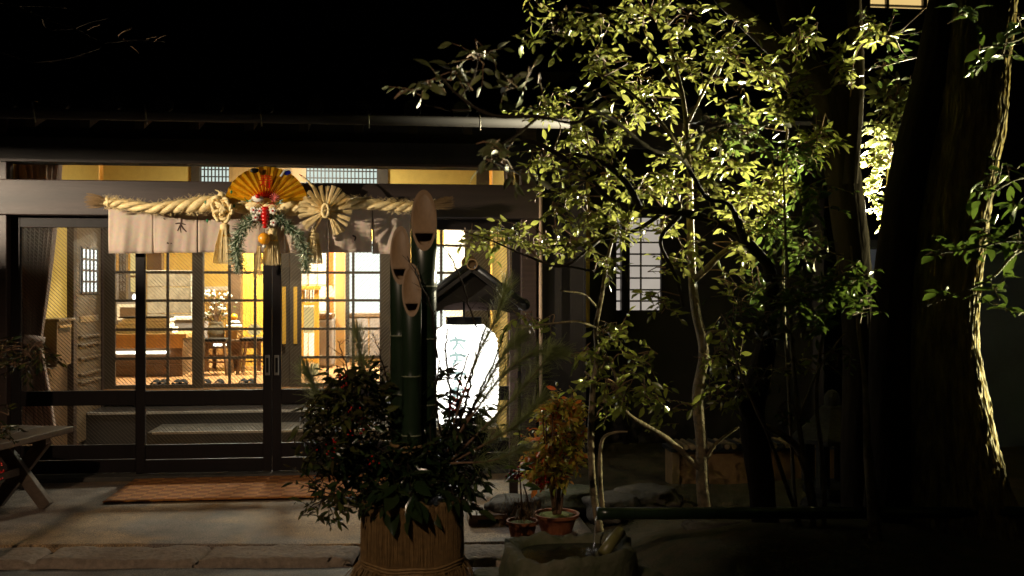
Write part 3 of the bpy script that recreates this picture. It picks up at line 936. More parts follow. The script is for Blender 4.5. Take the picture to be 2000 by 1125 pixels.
# table with stools
Yt = 12.3
tz1 = at(455, 664, Yt).z
t = thing('low_table', (rX(455, Yt), Yt + .3, ZI), 'dark table with thin legs in front of the cedar boards', 'table')
bx('top', WOODM, t, rX(392, Yt), rX(512, Yt), Yt, Yt + .62, tz1 - .035, tz1)
bx('apron', WOODM, t, rX(402, Yt), rX(506, Yt), Yt + .04, Yt + .06, tz1 - .11, tz1 - .036)
bx('glowing_drawer_edge', E_TUBE, t, rX(416, Yt), rX(441, Yt), Yt + .034, Yt + .039, tz1 - .075, tz1 - .05, 0)  # bright edge highlight put in as glow, not a lamp
for a, yy in ((402, .05), (505, .05), (402, .55), (505, .55)):
    x = rX(a, Yt)
    bx('leg', WOODM, t, x - .025, x + .025, Yt + yy - .025, Yt + yy + .025, ZI, tz1 - .036)
bx('stretcher', WOODM, t, rX(402, Yt), rX(505, Yt), Yt + .04, Yt + .06, ZI + .18, ZI + .21)
def stool(px, Y, label):
    x = rX(px, Y)
    t = thing('stool', (x, Y, ZI), label, 'stool')
    bx('seat', BLACKM, t, x - .17, x + .17, Y - .17, Y + .17, ZI + .40, ZI + .44, 0.01)
    for a in (-1, 1):
        for b_ in (-1, 1):
            MB().bar((x + a * .19, Y + b_ * .19, ZI), (x + a * .14, Y + b_ * .14, ZI + .40), .03, .03).build('leg', WOODM, t)
    MB().bar((x - .17, Y - .17, ZI + .16), (x + .17, Y - .17, ZI + .16), .02, .02).build('rung', WOODM, t)
stool(418, 11.9, 'black seated stool at the table under the flower vase')
stool(500, 12.0, 'black seated stool at the table before the cedar boards')
# vase of flowers
t = thing('flower_vase', (rX(422, 12.55), 12.55, tz1), 'grey vase with white blossoms on the dark table', 'vase')
vx, vy = rX(422, 12.55), 12.55
MB().lathe((vx, vy, tz1), [(0.06, .001), (.10, .02), (.11, .08), (.10, .16), (.075, .2), (.09, .22)], 18).build('vase', CERAM, t, smooth=True)
m1, m2, m3 = MB(), MB(), MB()
for k in range(44):
    a = random.uniform(0, 6.28); r = random.uniform(.03, .26); h = random.uniform(.30, .62)
    p = Vector((vx + r * math.cos(a), vy + r * .6 * math.sin(a), tz1 + h))
    m1.tube([(vx, vy, tz1 + .2), (vx + r * .4 * math.cos(a), vy, tz1 + h * .7), tuple(p)], 0.004, 4)
    m2.ball(tuple(p), random.uniform(.014, .03), 1)
    m3.ball(tuple(p - Vector((0.02, 0, .06))), .016, 1, (1.6, .5, .6))
m1.build('stems', TWIG, t); b_ = m2.build('blossoms', WHITEP, t); b_['kind'] = 'stuff'
g_ = m3.build('leaves', L_PALE, t); g_['kind'] = 'stuff'
# mirror rice cake with bitter orange
t = thing('rice_cake_offering', (rX(457, 12.5), 12.5, tz1), 'white rice cakes topped with an orange on a stand', 'offering')
ox, oy = rX(457, 12.5), 12.5
MB().lathe((ox, oy, tz1), [(.10, .001), (.10, .10), (.13, .11), (.13, .135)], 6).build('stand', WOODL, t)
MB().ball((ox, oy, tz1 + .165), .105, 2, (1, 1, .34)).build('rice_cake', WHITEP, t, smooth=True)
MB().ball((ox, oy, tz1 + .215), .078, 2, (1, 1, .34)).build('rice_cake', WHITEP, t, smooth=True)
og = MB().ball((ox, oy, tz1 + .28), .046, 2).build('orange', ORANGE, t, smooth=True)
MB().tube([(ox, oy, tz1 + .32), (ox + .01, oy, tz1 + .38), (ox + .05, oy, tz1 + .40)], .004, 5).build('sprig', PINEG, og)
# lit ornaments on the right table end
for k, (px, lab) in enumerate(((497, 'yellow paper ornament glowing on the dark table'),)):
    x = rX(px, 12.5)
    t = thing('table_lamp', (x, 12.5, tz1), lab, 'lamp')
    MB().lathe((x, 12.5, tz1), [(.05, .001), (.05, .015), (.012, .02), (.012, .05)], 10).build('base', WOODM, t)
    MB().lathe((x, 12.5, tz1), [(.05, .05), (.085, .09), (.08, .15), (.04, .19)], 12).build('shade', E_PENDANT, t, smooth=True)
# wall railing lattice behind vase
Yr = 15.2
t = thing('baluster_screen', (rX(420, Yr), Yr, ZI), 'pale slatted screen behind the flower vase', 'screen')
bx('top_rail', WHITEP, t, rX(396, Yr), rX(446, Yr), Yr - .02, Yr + .04, at(420, 567, Yr).z, at(420, 560, Yr).z)
bx('bottom_rail', WOODL, t, rX(396, Yr), rX(446, Yr), Yr - .02, Yr + .04, ZI, ZI + .1)
for k in range(11):
    px = 398 + k * 4.6
    bx('slat', WOODL, t, rX(px, Yr), rX(px + 2.0, Yr), Yr, Yr + .02, ZI + .101, at(420, 567, Yr).z - .001, 0)
# right: bamboo shelf stand, grey ottoman, lamp, chest
Yk = 12.6
t = thing('slatted_stand', (rX(605, Yk), Yk, ZI), 'pale wooden slatted stand with paper lamps inside', 'stand')
zk = at(605, 566, Yk).z
for px in (588, 618):
    bx('post', WOODY, t, rX(px, Yk) - .03, rX(px, Yk) + .03, Yk, Yk + .06, ZI, zk - .001)
bx('cross_bar', WOODY, t, rX(580, Yk), rX(626, Yk), Yk - .02, Yk + .08, zk, zk + .05)
bx('cross_bar', WOODY, t, rX(588, Yk) + .031, rX(618, Yk) - .031, Yk + .01, Yk + .05, at(605, 596, Yk).z, at(605, 590, Yk).z)
bx('cross_bar', WOODY, t, rX(588, Yk) + .031, rX(618, Yk) - .031, Yk + .01, Yk + .05, ZI + .08, ZI + .13)
for k in range(5):
    px = 593 + k * 5.2
    bx('slat', WOODM, t, rX(px, Yk), rX(px + 1.8, Yk), Yk + .02, Yk + .04, at(605, 590, Yk).z + .001, zk - .001, 0)
bx('paper_panel', E_PENDANT, t, rX(588, Yk) + .031, rX(618, Yk) - .031, Yk + .03, Yk + .04, at(605, 650, Yk).z, at(605, 600, Yk).z, 0)
t = thing('ottoman', (rX(634, 12.9), 12.9, ZI), 'grey upholstered box seat beside the slatted stand', 'seat')
zo = at(634, 622, 12.9).z
bx('body', GREYCL, t, rX(618, 12.9), rX(652, 12.9), 12.7, 13.15, ZI + .02, zo, 0.03)
bx('cushion', WOODM, t, rX(618, 12.9), rX(652, 12.9), 12.7, 13.15, zo + .001, zo + .07, 0.02)
bx('foot_rail', WOODM, t, rX(619, 12.9), rX(651, 12.9), 12.72, 13.12, ZI, ZI + .019)
t = thing('table_lamp', (rX(643, 13.3), 13.3, ZI), 'standing lamp with a glowing orange shade by the pillar', 'lamp')
lx = rX(643, 13.3)
MB().lathe((lx, 13.3, ZI), [(.09, 0), (.09, .02), (.012, .03), (.012, at(643, 582, 13.3).z - ZI)], 12).build('stem', WOODM, t)
MB().lathe((lx, 13.3, 0), [(.065, at(643, 580, 13.3).z), (.07, at(643, 572, 13.3).z), (.035, at(643, 558, 13.3).z)], 14).build('shade', E_BULB, t, smooth=True)
light('lamp_light', 'POINT', (lx, 13.3, at(643, 568, 13.3).z), 5, (1, .5, .16), t, 0.05)
t = thing('orange_banner', (rX(648, 14.2), 14.2, ZI), 'narrow orange cloth hanging by the lit pillar', 'banner')
bx('cloth', mat('orange_cloth', srgb(214, 104, 34), 0.8), t, rX(640, 14.2), rX(652, 14.2), 14.2, 14.21, ZI + .6, 2.7, 0)
bx('rod', WOODM, t, rX(637, 14.2), rX(655, 14.2), 14.19, 14.22, 2.701, 2.73, 0)
Yh = 13.7
t = thing('drawer_chest', (rX(706, Yh), Yh, ZI), 'grey brown drawer chest under the bright paper window', 'chest')
zh = at(706, 612, Yh).z
bx('carcass', DOORW, t, rX(669, Yh), rX(750, Yh), Yh, Yh + .45, ZI + .03, zh - .05)
bx('top', DOORW, t, rX(666, Yh), rX(753, Yh), Yh - .03, Yh + .47, zh - .049, zh)
for k, px in enumerate((671, 696, 721)):
    dw = bx('door_panel', GREYCL, t, rX(px + 1, Yh), rX(px + 23, Yh), Yh - .02, Yh - .001, ZI + .06, zh - .07)
    bx('strip', WOODL, t, rX(px + 23.6, Yh), rX(px + 25, Yh), Yh - .014, Yh - .001, ZI + .06, zh - .07, 0)
t = thing('paper_box', (rX(605, 11.6), 11.6, ZI), 'small white paper floor lamp box on the boards', 'floor lamp')
bx('body', E_PENDANT, t, rX(606, 11.6), rX(622, 11.6), 11.55, 11.65, ZI + .015, ZI + .14)
bx('base', WOODM, t, rX(605, 11.6), rX(623, 11.6), 11.54, 11.66, ZI, ZI + .014)
Yv = 15.0
t = thing('paper_partition', (rX(615, Yv), Yv, ZI), 'pale pink paper sliding partition with thin bars', 'partition')
bx('paper', WHITEP, t, rX(586, Yv), rX(655, Yv), Yv, Yv + .02, ZI, 2.6, 0)
for k in range(3):
    bx('bar', WOODL, t, rX(602 + 18 * k, Yv), rX(603.4 + 18 * k, Yv), Yv - .02, Yv - .001, ZI, 2.6, 0)
for py in (530, 556, 582, 608, 634):
    bx('bar', WOODL, t, rX(586, Yv), rX(655, Yv), Yv - .035, Yv - .021, at(615, py + .7, Yv).z, at(615, py - .7, Yv).z, 0)
SLIP = mat('black_felt', srgb(22, 20, 20), 0.95, var=.2, spec=.1)
# slippers in a row at the edge of the boards
for i, px in enumerate((304, 318, 345, 357, 402, 428, 475, 489)):
    x = rX(px, 10.6)
    t = thing('slipper', (x, 10.6, ZI), 'dark slipper in the row on the inner floor edge', 'slipper', 'slippers lined up inside the lattice doors')
    so_ = MB(); n = 18
    so_.prism([(x + .045 * math.cos(a) * (1 + .15 * math.sin(a)), 0) for a in [0]], 0, 0) if False else None
    pts = [(x + .045 * math.cos(2 * math.pi * k / n), 10.62 + .125 * math.sin(2 * math.pi * k / n)) for k in range(n)]
    so_._add([(a, b_, ZI + .001) for a, b_ in pts] + [(a, b_, ZI + .018) for a, b_ in pts],
             [tuple(range(n - 1, -1, -1)), tuple(range(n, 2 * n))] + [(k, (k + 1) % n, (k + 1) % n + n, k + n) for k in range(n)])
    so_.build('sole', SLIP, t)
    MB().grid(lambda u, v: (x + .047 * math.cos(math.pi * u), 10.56 + .09 * v, ZI + .018 + .045 * math.sin(math.pi * u) * (0.5 + .5 * v)), 12, 5).build('vamp', SLIP, t, smooth=True, solid=0.004)

# ------------------------------------------------------------------ door mat and bench
mY0 = 1.53 * FPX / (984 - 562.5) * 0.985
mx0 = at(200, 984, at(200, 984, 6.7).y).x
g = lambda px, py: CAM + (FWD + RGT * ((px - 1000) / FPX) + Vector((0, 0, (562.5 - py) / FPX))) * (1.525 * FPX / (py - 562.5))
A, B = g(200, 984), g(292, 921)
mm = bpy.data.materials.new('coir_mat'); mm.use_nodes = True
nt = mm.node_tree; pb = nt.nodes['Principled BSDF']
tc = nt.nodes.new('ShaderNodeTexCoord'); mp = nt.nodes.new('ShaderNodeMapping')
nt.links.new(tc.outputs['Object'], mp.inputs[0]); mp.inputs['Scale'].default_value = (11, 15, 1)
ck = nt.nodes.new('ShaderNodeTexChecker'); ck.inputs['Scale'].default_value = 1.0
ck.inputs[1].default_value = srgb(222, 142, 64); ck.inputs[2].default_value = srgb(176, 106, 48)
nt.links.new(mp.outputs[0], ck.inputs[0])
nz = nt.nodes.new('ShaderNodeTexNoise'); nz.inputs['Scale'].default_value = 90; nz.inputs['Detail'].default_value = 6
nt.links.new(tc.outputs['Object'], nz.inputs['Vector'])
mx = nt.nodes.new('ShaderNodeMix'); mx.data_type = 'RGBA'; mx.blend_type = 'MULTIPLY'; mx.inputs[0].default_value = 0.75
nt.links.new(ck.outputs[0], mx.inputs[6]); nt.links.new(nz.outputs['Color'], mx.inputs[7])
nt.links.new(mx.outputs[2], pb.inputs['Base Color']); pb.inputs['Roughness'].default_value = 0.95
bp = nt.nodes.new('ShaderNodeBump'); bp.inputs['Strength'].default_value = 0.8; bp.inputs['Distance'].default_value = .01
nt.links.new(nz.outputs['Fac'], bp.inputs['Height']); nt.links.new(bp.outputs[0], pb.inputs['Normal'])
t = thing('door_mat', ((A.x + .2) / 2, A.y + .5, 0.0), 'wide orange brown checked mat before the glass doors', 'mat')
MB().grid(lambda u, v: (A.x + (0.15 - A.x) * u, A.y + (B.y - A.y) * v, 0.017 + .003 * noise.noise(Vector((u * 30, v * 12, 0)))), 40, 16).build('pile', mm, t, smooth=True, solid=0.006)

t = thing('bench', (-2.9, 7.0, 0), 'weathered grey wooden bench with crossed legs left of the mat', 'bench')
# bench runs towards the camera on the left
ze = 0.43
P1 = at(145, 832, 7.25); ze = P1.z
c1 = Vector((P1.x - 0.22, 7.3, ze)); c0 = Vector((P1.x - 0.62, 5.7, ze))
dv = (c0 - c1).normalized(); sv = Vector((-dv.y, dv.x, 0))
for k, off in enumerate((-0.115, 0.115)):
    a, b_ = c1 + sv * off, c0 + sv * off
    MB().bar(tuple(a - Vector((0, 0, .0225))), tuple(b_ - Vector((0, 0, .0225))), .218, .045).build('seat_plank', BENCHW, t, bevel=.006)
for q in (0.16, 0.84):
    m_ = c1 + (c0 - c1) * q
    for sgn in (-1, 1):
        a = m_ + sv * (sgn * .21) + dv * (.025 * sgn); b_ = m_ - sv * (sgn * .17) + dv * (.025 * sgn)
        a = Vector((a.x, a.y, 0.01)); b_ = Vector((b_.x, b_.y, ze - .055))
        MB().bar(tuple(a), tuple(b_), .048, .09, up=tuple(sv)).build('leg', BENCHW, t, bevel=.004)
    MB().bar(tuple(m_ - sv * .2 - Vector((0, 0, .068))), tuple(m_ + sv * .2 - Vector((0, 0, .068))), .05, .04).build('cross_rail', BENCHW, t)
a = c1 + (c0 - c1) * .16; b_ = c1 + (c0 - c1) * .84
MB().bar((a.x, a.y, ze * .48), (b_.x, b_.y, ze * .48), .035, .05).build('stretcher', BENCHW, t)

# ------------------------------------------------------------------ noren
YN = 7.865
t = thing('shop_curtain', (fX(500, YN), YN, fZ(495, YN)), 'pale linen shop curtain of split panels hanging under the beam', 'curtain')
edges = [211, 299, 386, 472, 557, 642, 727, 803]
random.seed(11)
INKP = {}
for i in range(7):
    a, b_ = edges[i], edges[i + 1]
    ph = random.uniform(0, 6)
    def nf(u, v, a=a, b_=b_, ph=ph):
        p = at(a + .5 + (b_ - a - 1.0) * u, 405 + (494 + 2 * math.sin(ph) - 405) * v, YN)
        p.y += (0.011 * math.sin(u * 7 + ph) + .005 * math.sin(u * 15 + ph * 2) + .0025 * math.sin(u * 31 + v * 4 + ph)) * (.15 + v) + .014 * v * (abs(u - .5) * 2) ** 3
        p.x += 0.003 * math.sin(v * 3 + ph) * v
        return tuple(p)
    MB().grid(nf, 24, 14).build('cloth_panel', NOREN, t, smooth=True, solid=0.002)
    INKP[i] = nf
MB().tube([tuple(at(206, 406, YN)), tuple(at(806, 404, YN))], 0.012, 8).build('rod', WOODM, t, smooth=True)
# brush character and small marks on the second panel
def stroke(m, pts, w, i):
    f = INKP[i]
    rows = spline([(*p,) for p in pts], 5)
    n = len(rows)
    vs, fs = [], []
    for k, p in enumerate(rows):
        d = rows[min(k + 1, n - 1)] - rows[max(k - 1, 0)]
        L = math.hypot(d[0], d[1]) or 1
        ww = w * (0.5 + 0.5 * math.sin(math.pi * min(1, .25 + .75 * k / n)))
        for s_ in (-1, 1):
            q = Vector(f(p[0] - d[1] / L * ww * s_, p[1] + d[0] / L * ww * s_)); q.y -= 0.0035
            vs.append(q)
    fs = [(2 * k, 2 * k + 1, 2 * k + 3, 2 * k + 2) for k in range(n - 1)]
    m._add(vs, fs)
m = MB()
stroke(m, [(.50, .36), (.60, .35), (.74, .38)], .018, 1)
stroke(m, [(.64, .24), (.63, .36), (.55, .52)], .02, 1)
stroke(m, [(.63, .38), (.68, .46), (.76, .54)], .02, 1)
stroke(m, [(.63, .36), (.62, .48), (.63, .56)], .012, 1)
stroke(m, [(.24, .24), (.28, .27)], .014, 1)
stroke(m, [(.32, .78), (.36, .80)], .016, 1)
stroke(m, [(.40, .79), (.42, .80)], .014, 1)
m.build('ink_mark', INK, t)
m = MB()
stroke(m, [(.20, .38), (.24, .40)], .014, 5); stroke(m, [(.55, .62), (.62, .66), (.60, .74)], .02, 5)
m.build('ink_mark', INK, t)

# ------------------------------------------------------------------ straw rope and New Year ornaments
YR = 7.66
def P(px, py, Y=YR): return at(px, py, Y)
def straw_bunch(m, p0, p1, r0, r1, n, th=0.0018, bend=0.0, ragged=.12):
    """n thin straws from a tied root p0 to a spread end p1"""
    p0 = Vector(p0); p1 = Vector(p1); d = p1 - p0
    L = d.length; t_ = d.normalized()
    s_ = t_.cross(Vector((.2, 1, .1))).normalized(); w_ = t_.cross(s_)
    for k in range(n):
        a = random.uniform(0, 6.283); q = math.sqrt(random.random())
        o_ = s_ * math.cos(a) * q + w_ * math.sin(a) * q
        e = p0 + d * (1 - random.random() * ragged) + o_ * r1 + Vector((0, 0, bend * random.random()))
        b0 = p0 + o_ * r0
        mid = (b0 + e) / 2 + o_ * (r1 - r0) * .12
        m.tube([b0, mid, e], [th, th, th * .6], 3, cap=False)

random.seed(3)
rope = thing('straw_rope', tuple(P(520, 400)), 'thick twisted straw rope with brush ends across the beam', 'rope')
rc = spline([(206, 394, 9), (240, 399, 10), (300, 406, 11), (350, 403, 13), (400, 399, 16), (450, 397, 19), (520, 400, 21), (580, 402, 20), (640, 398, 17), (700, 397, 13), (760, 402, 11), (800, 404, 10), (846, 400, 9)], 14)
rc = [(P(a, b_), pxm(r * .9, YR)) for a, b_, r in rc]
for k in range(3):
    pts, rad = [], []
    for i, (c, r) in enumerate(rc):
        a = 2 * math.pi * k / 3 - i * 0.30
        pts.append(c + Vector((0, math.cos(a) * r * .52, math.sin(a) * r * .52)))
        rad.append(r * .56)
    MB().tube(pts, rad, 10, wob=.06, wsc=40).build('strand', STRAW, rope, smooth=True)
m = MB()
for i in range(1500):
    c, r = random.choice(rc)
    a = random.uniform(0, 6.28)
    p = c + Vector((0, math.cos(a) * r, math.sin(a) * r))
    q = p + Vector((random.uniform(-.05, .05), math.cos(a) * .02, math.sin(a) * .025 + random.uniform(-.01, .012)))
    m.tube([p, q], [.0012, .0007], 3, cap=False)
m.build('stray_straws', STRAW, rope)['kind'] = 'stuff'
for (a, b_, c, d) in ((212, 395, 166, 391), (843, 400, 889, 394)):
    m = MB(); straw_bunch(m, P(a, b_), P(c, d), pxm(6, YR), pxm(15, YR), 150, .0016, .0, .35)
    m.build('brush_end', STRAWD, rope)
    m = MB(); m.tube([P(a + 3, b_, YR), P(a - 3, b_, YR)], pxm(9, YR), 10); m.build('binding', STRAW, rope, smooth=True)
def tassel(px, py0, py1, w0, w1, Y, n=170, parent=None):
    m = MB(); straw_bunch(m, P(px, py0, Y), P(px - 2, py1, Y), pxm(w0, Y), pxm(w1 * 1.2, Y), n, .0022, 0, .07)
    o = m.build('tassel', STRAW, parent or rope)
    MB().lathe(tuple(P(px, py0, Y)), [(pxm(3, Y), .03), (pxm(w0 * 1.15, Y), .015), (pxm(w0 * 1.1, Y), -.03), (pxm(w0 * 1.0, Y), -.07)], 12).build('tassel_head', STRAW, o, smooth=True)
    MB().lathe(tuple(P(px, py0 + 18, Y)), [(pxm(w0 * 1.35, Y), .006), (pxm(w0 * 1.35, Y), -.006)], 12).build('tassel_cord', GOLD, o, smooth=True)
tassel(439, 443, 517, 8, 17, YR - .06)
tassel(532, 452, 519, 8, 16, YR - .06)
tassel(613, 460, 516, 9, 18, YR - .05)
m = MB(); straw_bunch(m, P(506, 480, YR - .08), P(502, 548, YR - .08), .012, .035, 70, .0016, 0, .5)
m.build('rice_ear', STRAW, rope)
# knot of loops on the left
kn = thing('straw_knot', tuple(P(434, 410)), 'tangled straw knot ornament left of the gold fan', 'ornament')
random.seed(21)
for k in range(9):
    a = k * 2.4; r = random.uniform(10, 18)
    c = (434 + 9 * math.cos(a), 408 + 12 * math.sin(a))
    pts = []
    tl_ = random.uniform(0, 3.14)
    for j in range(15):
        q = 2 * math.pi * j / 14
        x = r * math.cos(q); y = r * .55 * math.sin(q)
        pts.append(P(c[0] + x * math.cos(tl_) - y * math.sin(tl_), c[1] + x * math.sin(tl_) + y * math.cos(tl_), YR - .10 - .03 * math.sin(q * 2 + k)))
    MB().tube(pts, pxm(3.1, YR), 7, wob=.1, wsc=60).build('loop', STRAW, kn, smooth=True)
MB().ball(P(433, 384, YR - .08), pxm(9, YR), 2, (.9, .9, 1.1)).build('bulb_knot', STRAW, kn, smooth=True)
MB().tube([P(430, 378, YR - .08), P(426, 373, YR - .08), P(420, 371, YR - .08)], [.008, .005, .003], 6).build('tip', STRAW, kn)
for c in ((401, 395), (457, 402), (405, 431), (452, 375)):
    MB().ball(P(c[0], c[1], YR - .10), pxm(4, YR), 1, (.6, .4, 1)).build('green_bead', GREENP, kn, smooth=True)
# gold pleated fan
YG = YR - 0.10
fan = thing('gold_fan', tuple(P(520, 396, YG)), 'pleated gold foil folding fan above the rope', 'fan')
gc = P(520, 398, YG)
def fanf(u, v, r0=.05, r1=.315):
    a = R(8) + R(164) * u
    r = r0 + (r1 - r0) * v
    k = u * 30
    zig = abs((k % 2) - 1) - .5
    return (gc.x - r * math.cos(a) * 1.0, gc.y + zig * 0.022 * (0.3 + v) + 0.02 * v, gc.z + r * math.sin(a) * .92)
MB().grid(fanf, 120, 10).build('pleated_foil', GOLD, fan, solid=0.001)
rm = mat('red_gold_foil', srgb(196, 60, 20), 0.25, 0.8, var=0.4, scale=40)
MB().grid(lambda u, v: tuple(Vector(fanf(.1 + .8 * u, v, .05, .17)) + Vector((0, -.006, 0))), 96, 5).build('red_centre', rm, fan)
# red character on the fan
def glyph(body, size, loc, m, parent, name, ry=0):
    cu = bpy.data.curves.new(name, 'FONT'); cu.body = body; cu.size = size; cu.extrude = 0.002; cu.align_x = 'CENTER'
    tmp = bpy.data.objects.new(name, cu); col.objects.link(tmp)
    dg = bpy.context.evaluated_depsgraph_get()
    me = bpy.data.meshes.new_from_object(tmp.evaluated_get(dg))
    bpy.data.objects.remove(tmp)
    me.transform(Matrix.Translation(loc) @ Matrix.Rotation(R(90), 4, 'X'))
    me.materials.clear(); me.materials.append(m)
    return link(name, me, parent)
glyph('寿', 0.115, (P(521, 364, YG).x, YG - .035, P(521, 366, YG).z), REDP, fan, 'red_character')
for (px, py, mm_) in ((497, 333, BLACKM), (560, 337, BLUEP)):
    MB().ball(P(px, py, YG - .03), pxm(8, YG), 1, (1.2, .3, .7)).build('foil_ornament', mm_, fan)
MB().tube([P(548, 345, YG - .04), P(556, 333, YG - .04), P(566, 330, YG - .04), P(570, 338, YG - .04)], [.009, .009, .006, .003], 7).build('crane_neck', WHITEP, fan, smooth=True)
MB().ball(P(503, 388, YG - .05), pxm(9, YG), 2, (1.3, .6, .8)).build('crane_body', WHITEP, fan, smooth=True)
MB().ball(P(503, 383, YG - .085), pxm(4.5, YG), 2).build('red_ball', REDP, fan, smooth=True)
m = MB()
for k in range(12):
    a = k * math.pi / 6
    m.bar(P(536, 386, YG - .06), P(536 + 10 * math.cos(a), 386 + 9 * math.sin(a), YG - .075), .008, .002)
m.build('pink_rosette', mat('pink_paper', srgb(232, 120, 110), 0.7), fan)
for (px, py) in ((484, 393), (545, 396)):
    m = MB()
    for k in range(9): m.bar(P(px, py, YG - .06), P(px + random.uniform(-9, 9), py - random.uniform(-4, 8), YG - .07), .004, .004)
    m.build('green_tinsel', GREENP, fan)
# red lobster
lb = thing('red_lobster', tuple(P(518, 425, YR - .16)), 'shiny red lobster ornament in the middle of the rope', 'ornament')
for k in range(6):
    MB().ball(P(518, 408 + 7 * k, YR - .16), pxm(9.5 - abs(k - 1.5) * 1.2, YR), 2, (.95, .8, .62)).build('shell_ring', REDP, lb, smooth=True)
for s_ in (-1, 1):
    MB().tube([P(518 + 3 * s_, 405, YR - .18), P(518 + 14 * s_, 396, YR - .2), P(518 + 22 * s_, 404, YR - .2)], [.004, .003, .002], 5).build('feeler', REDP, lb)
# orange fruit
og = thing('bitter_orange', tuple(P(516, 466, YR - .14)), 'glossy bitter orange hanging under the red lobster', 'fruit')
MB().ball(P(516, 466, YR - .14), pxm(11.5, YR), 3, (1, 1, .98)).build('fruit', ORANGE, og, smooth=True)
MB().tube([P(516, 455, YR - .14), P(516, 448, YR - .14)], .005, 6).build('stem', TWIG, og)
MB().ball(P(516, 481, YR - .14), pxm(4, YR), 1).build('bead', WHITEP, og, smooth=True)
# white flowers round the lobster
wf = thing('paper_flowers', tuple(P(500, 422, YR - .15)), 'small white paper flowers beside the red lobster', 'ornament')
for (px, py) in ((499, 425), (534, 435), (507, 412), (533, 412), (495, 410)):
    m = MB()
    for k in range(5):
        a = k * 2 * math.pi / 5
        m.ball(P(px + 4.2 * math.cos(a), py + 4.2 * math.sin(a), YR - .17), pxm(3.4, YR), 1, (1, .35, 1))
    f_ = m.build('flower', WHITEP, wf, smooth=True)
    MB().ball(P(px, py, YR - .185), pxm(2.2, YR), 1).build('flower_eye', REDP, f_, smooth=True)
# frosted pine garlands
def garland(label, pts, wd):
    t = thing('pine_garland', tuple(P(*pts[0], YR - .12)), label, 'garland')
    rows = spline(pts, 14)
    c = [P(a, b_, YR - .12) for a, b_ in rows]
    MB().tube(c, .006, 5).build('stem', TWIG, t)
    m1, m2 = MB(), MB()
    for k in range(760):
        i = random.randrange(len(c) - 1)
        d = (c[i + 1] - c[i]).normalized()
        o_ = Vector((random.gauss(0, 1), random.gauss(0, 1), random.gauss(0, 1))).normalized()
        e = c[i] + (o_ * .8 + d * .5).normalized() * pxm(wd, YR) * random.uniform(.6, 1.1)
        (m2 if random.random() < .42 else m1).tube([c[i], e], [.0032, .0018], 3, cap=False)
    m1.build('needles', PINEG, t)['kind'] = 'stuff'
    m2.build('frosted_needles', PINEFROST, t)['kind'] = 'stuff'
garland('frosted pine garland arching left towards the straw knot', [(520, 428), (495, 430), (474, 445), (464, 470), (462, 500), (468, 524)], 20)
garland('frosted pine garland arching right below the straw rosette', [(528, 420), (548, 430), (570, 448), (588, 472), (596, 500), (597, 526)], 18)
# round straw rosette
YS = YR - .13
rs = thing('straw_rosette', tuple(P(637, 412, YS)), 'round radiating straw rosette hung right of the gold fan', 'ornament')
cc = P(636, 412, YS)
random.seed(5)
for k in range(21):
    a = R(-62 + k * 15.0 + random.uniform(-2, 2))     # gaps lower right
    if k * 12 > 300: continue
    rr_ = pxm(51, YS) * random.uniform(.95, 1.05)
    e = cc + Vector((math.cos(a) * rr_, random.uniform(-.05, .02), math.sin(a) * rr_))
    b0 = cc + Vector((math.cos(a) * .03, 0, math.sin(a) * .03))
    m = MB(); straw_bunch(m, b0, e, .004, .019, 30, .0019, 0, .07)
    m.build('straw_bundle', STRAW, rs)
m = MB(); straw_bunch(m, P(647, 425, YS - .02), P(662, 457, YS - .02), .008, .05, 60, .002, 0, .05); m.build('straw_bundle', STRAW, rs)
for k in range(2):
    pts = [cc + Vector((.024 * math.cos(q) + .004 * k, -.035 - .012 * k, .05 * math.sin(q))) for q in [2 * math.pi * j / 14 for j in range(15)]]
    MB().tube(pts, .012, 8, wob=.1, wsc=50).build('centre_loop', STRAW, rs, smooth=True)
m = MB()
for k in range(30):
    a = random.uniform(0, 6.28); r = random.uniform(.03, .1)
    m.tube([cc + Vector((.03 * math.cos(a), -.03, .03 * math.sin(a))), cc + Vector((r * math.cos(a + .4), -.045, r * math.sin(a + .4)))], .0018, 4)
m.build('gold_threads', GOLD, rs)
MB().tube([P(620, 385, YS), P(612, 365, YS), P(600, 352, YS), P(590, 344, YS)], [.014, .012, .008, .005], 7).build('crane_neck', STRAW, rs, smooth=True)
MB().tube([P(590, 344, YS), P(584, 340, YS)], [.006, .002], 6).build('crane_beak', REDP, rs, smooth=True)

# ------------------------------------------------------------------ leaves and plants
_prof = [(0, 0.0), (.18, .13), (.42, .21), (.68, .17), (.88, .07), (1.0, 0.0)]
def _leafverts(curl, fold, bend, twist):
    out = []
    for t_, w_ in _prof:
        zc = curl * t_ * t_; xc = bend * t_ * t_
        if w_ == 0: out.append((xc, t_, zc))
        else: out += [(xc - w_, t_, zc + w_ * (fold + twist * t_)), (xc, t_, zc), (xc + w_, t_, zc + w_ * (fold - twist * t_))]
    return out
LVS = [_leafverts(-.10, .32, 0, 0), _leafverts(-.34, .15, .10, .35), _leafverts(.06, .6, -.08, -.25), _leafverts(-.2, .42, -.14, .5)]
LV = LVS[0]
LF = [(0, 2, 1), (0, 3, 2)]
for r in range(3):
    a = 1 + 3 * r
    LF += [(a, a + 1, a + 4, a + 3), (a + 1, a + 2, a + 5, a + 4)]
LF += [(10, 11, 13), (11, 12, 13)]
LVn = [np.array(q) for q in LVS]
_leafcache = {}
def leaf_mesh(m, k=0):
    key = (m.name, k)
    if key not in _leafcache:
        me = bpy.data.meshes.new('leaf'); me.from_pydata(LVS[k], [], LF); me.materials.append(m)
        me.polygons.foreach_set('use_smooth', [True] * len(me.polygons)); me.update()
        _leafcache[key] = me
    return _leafcache[key]

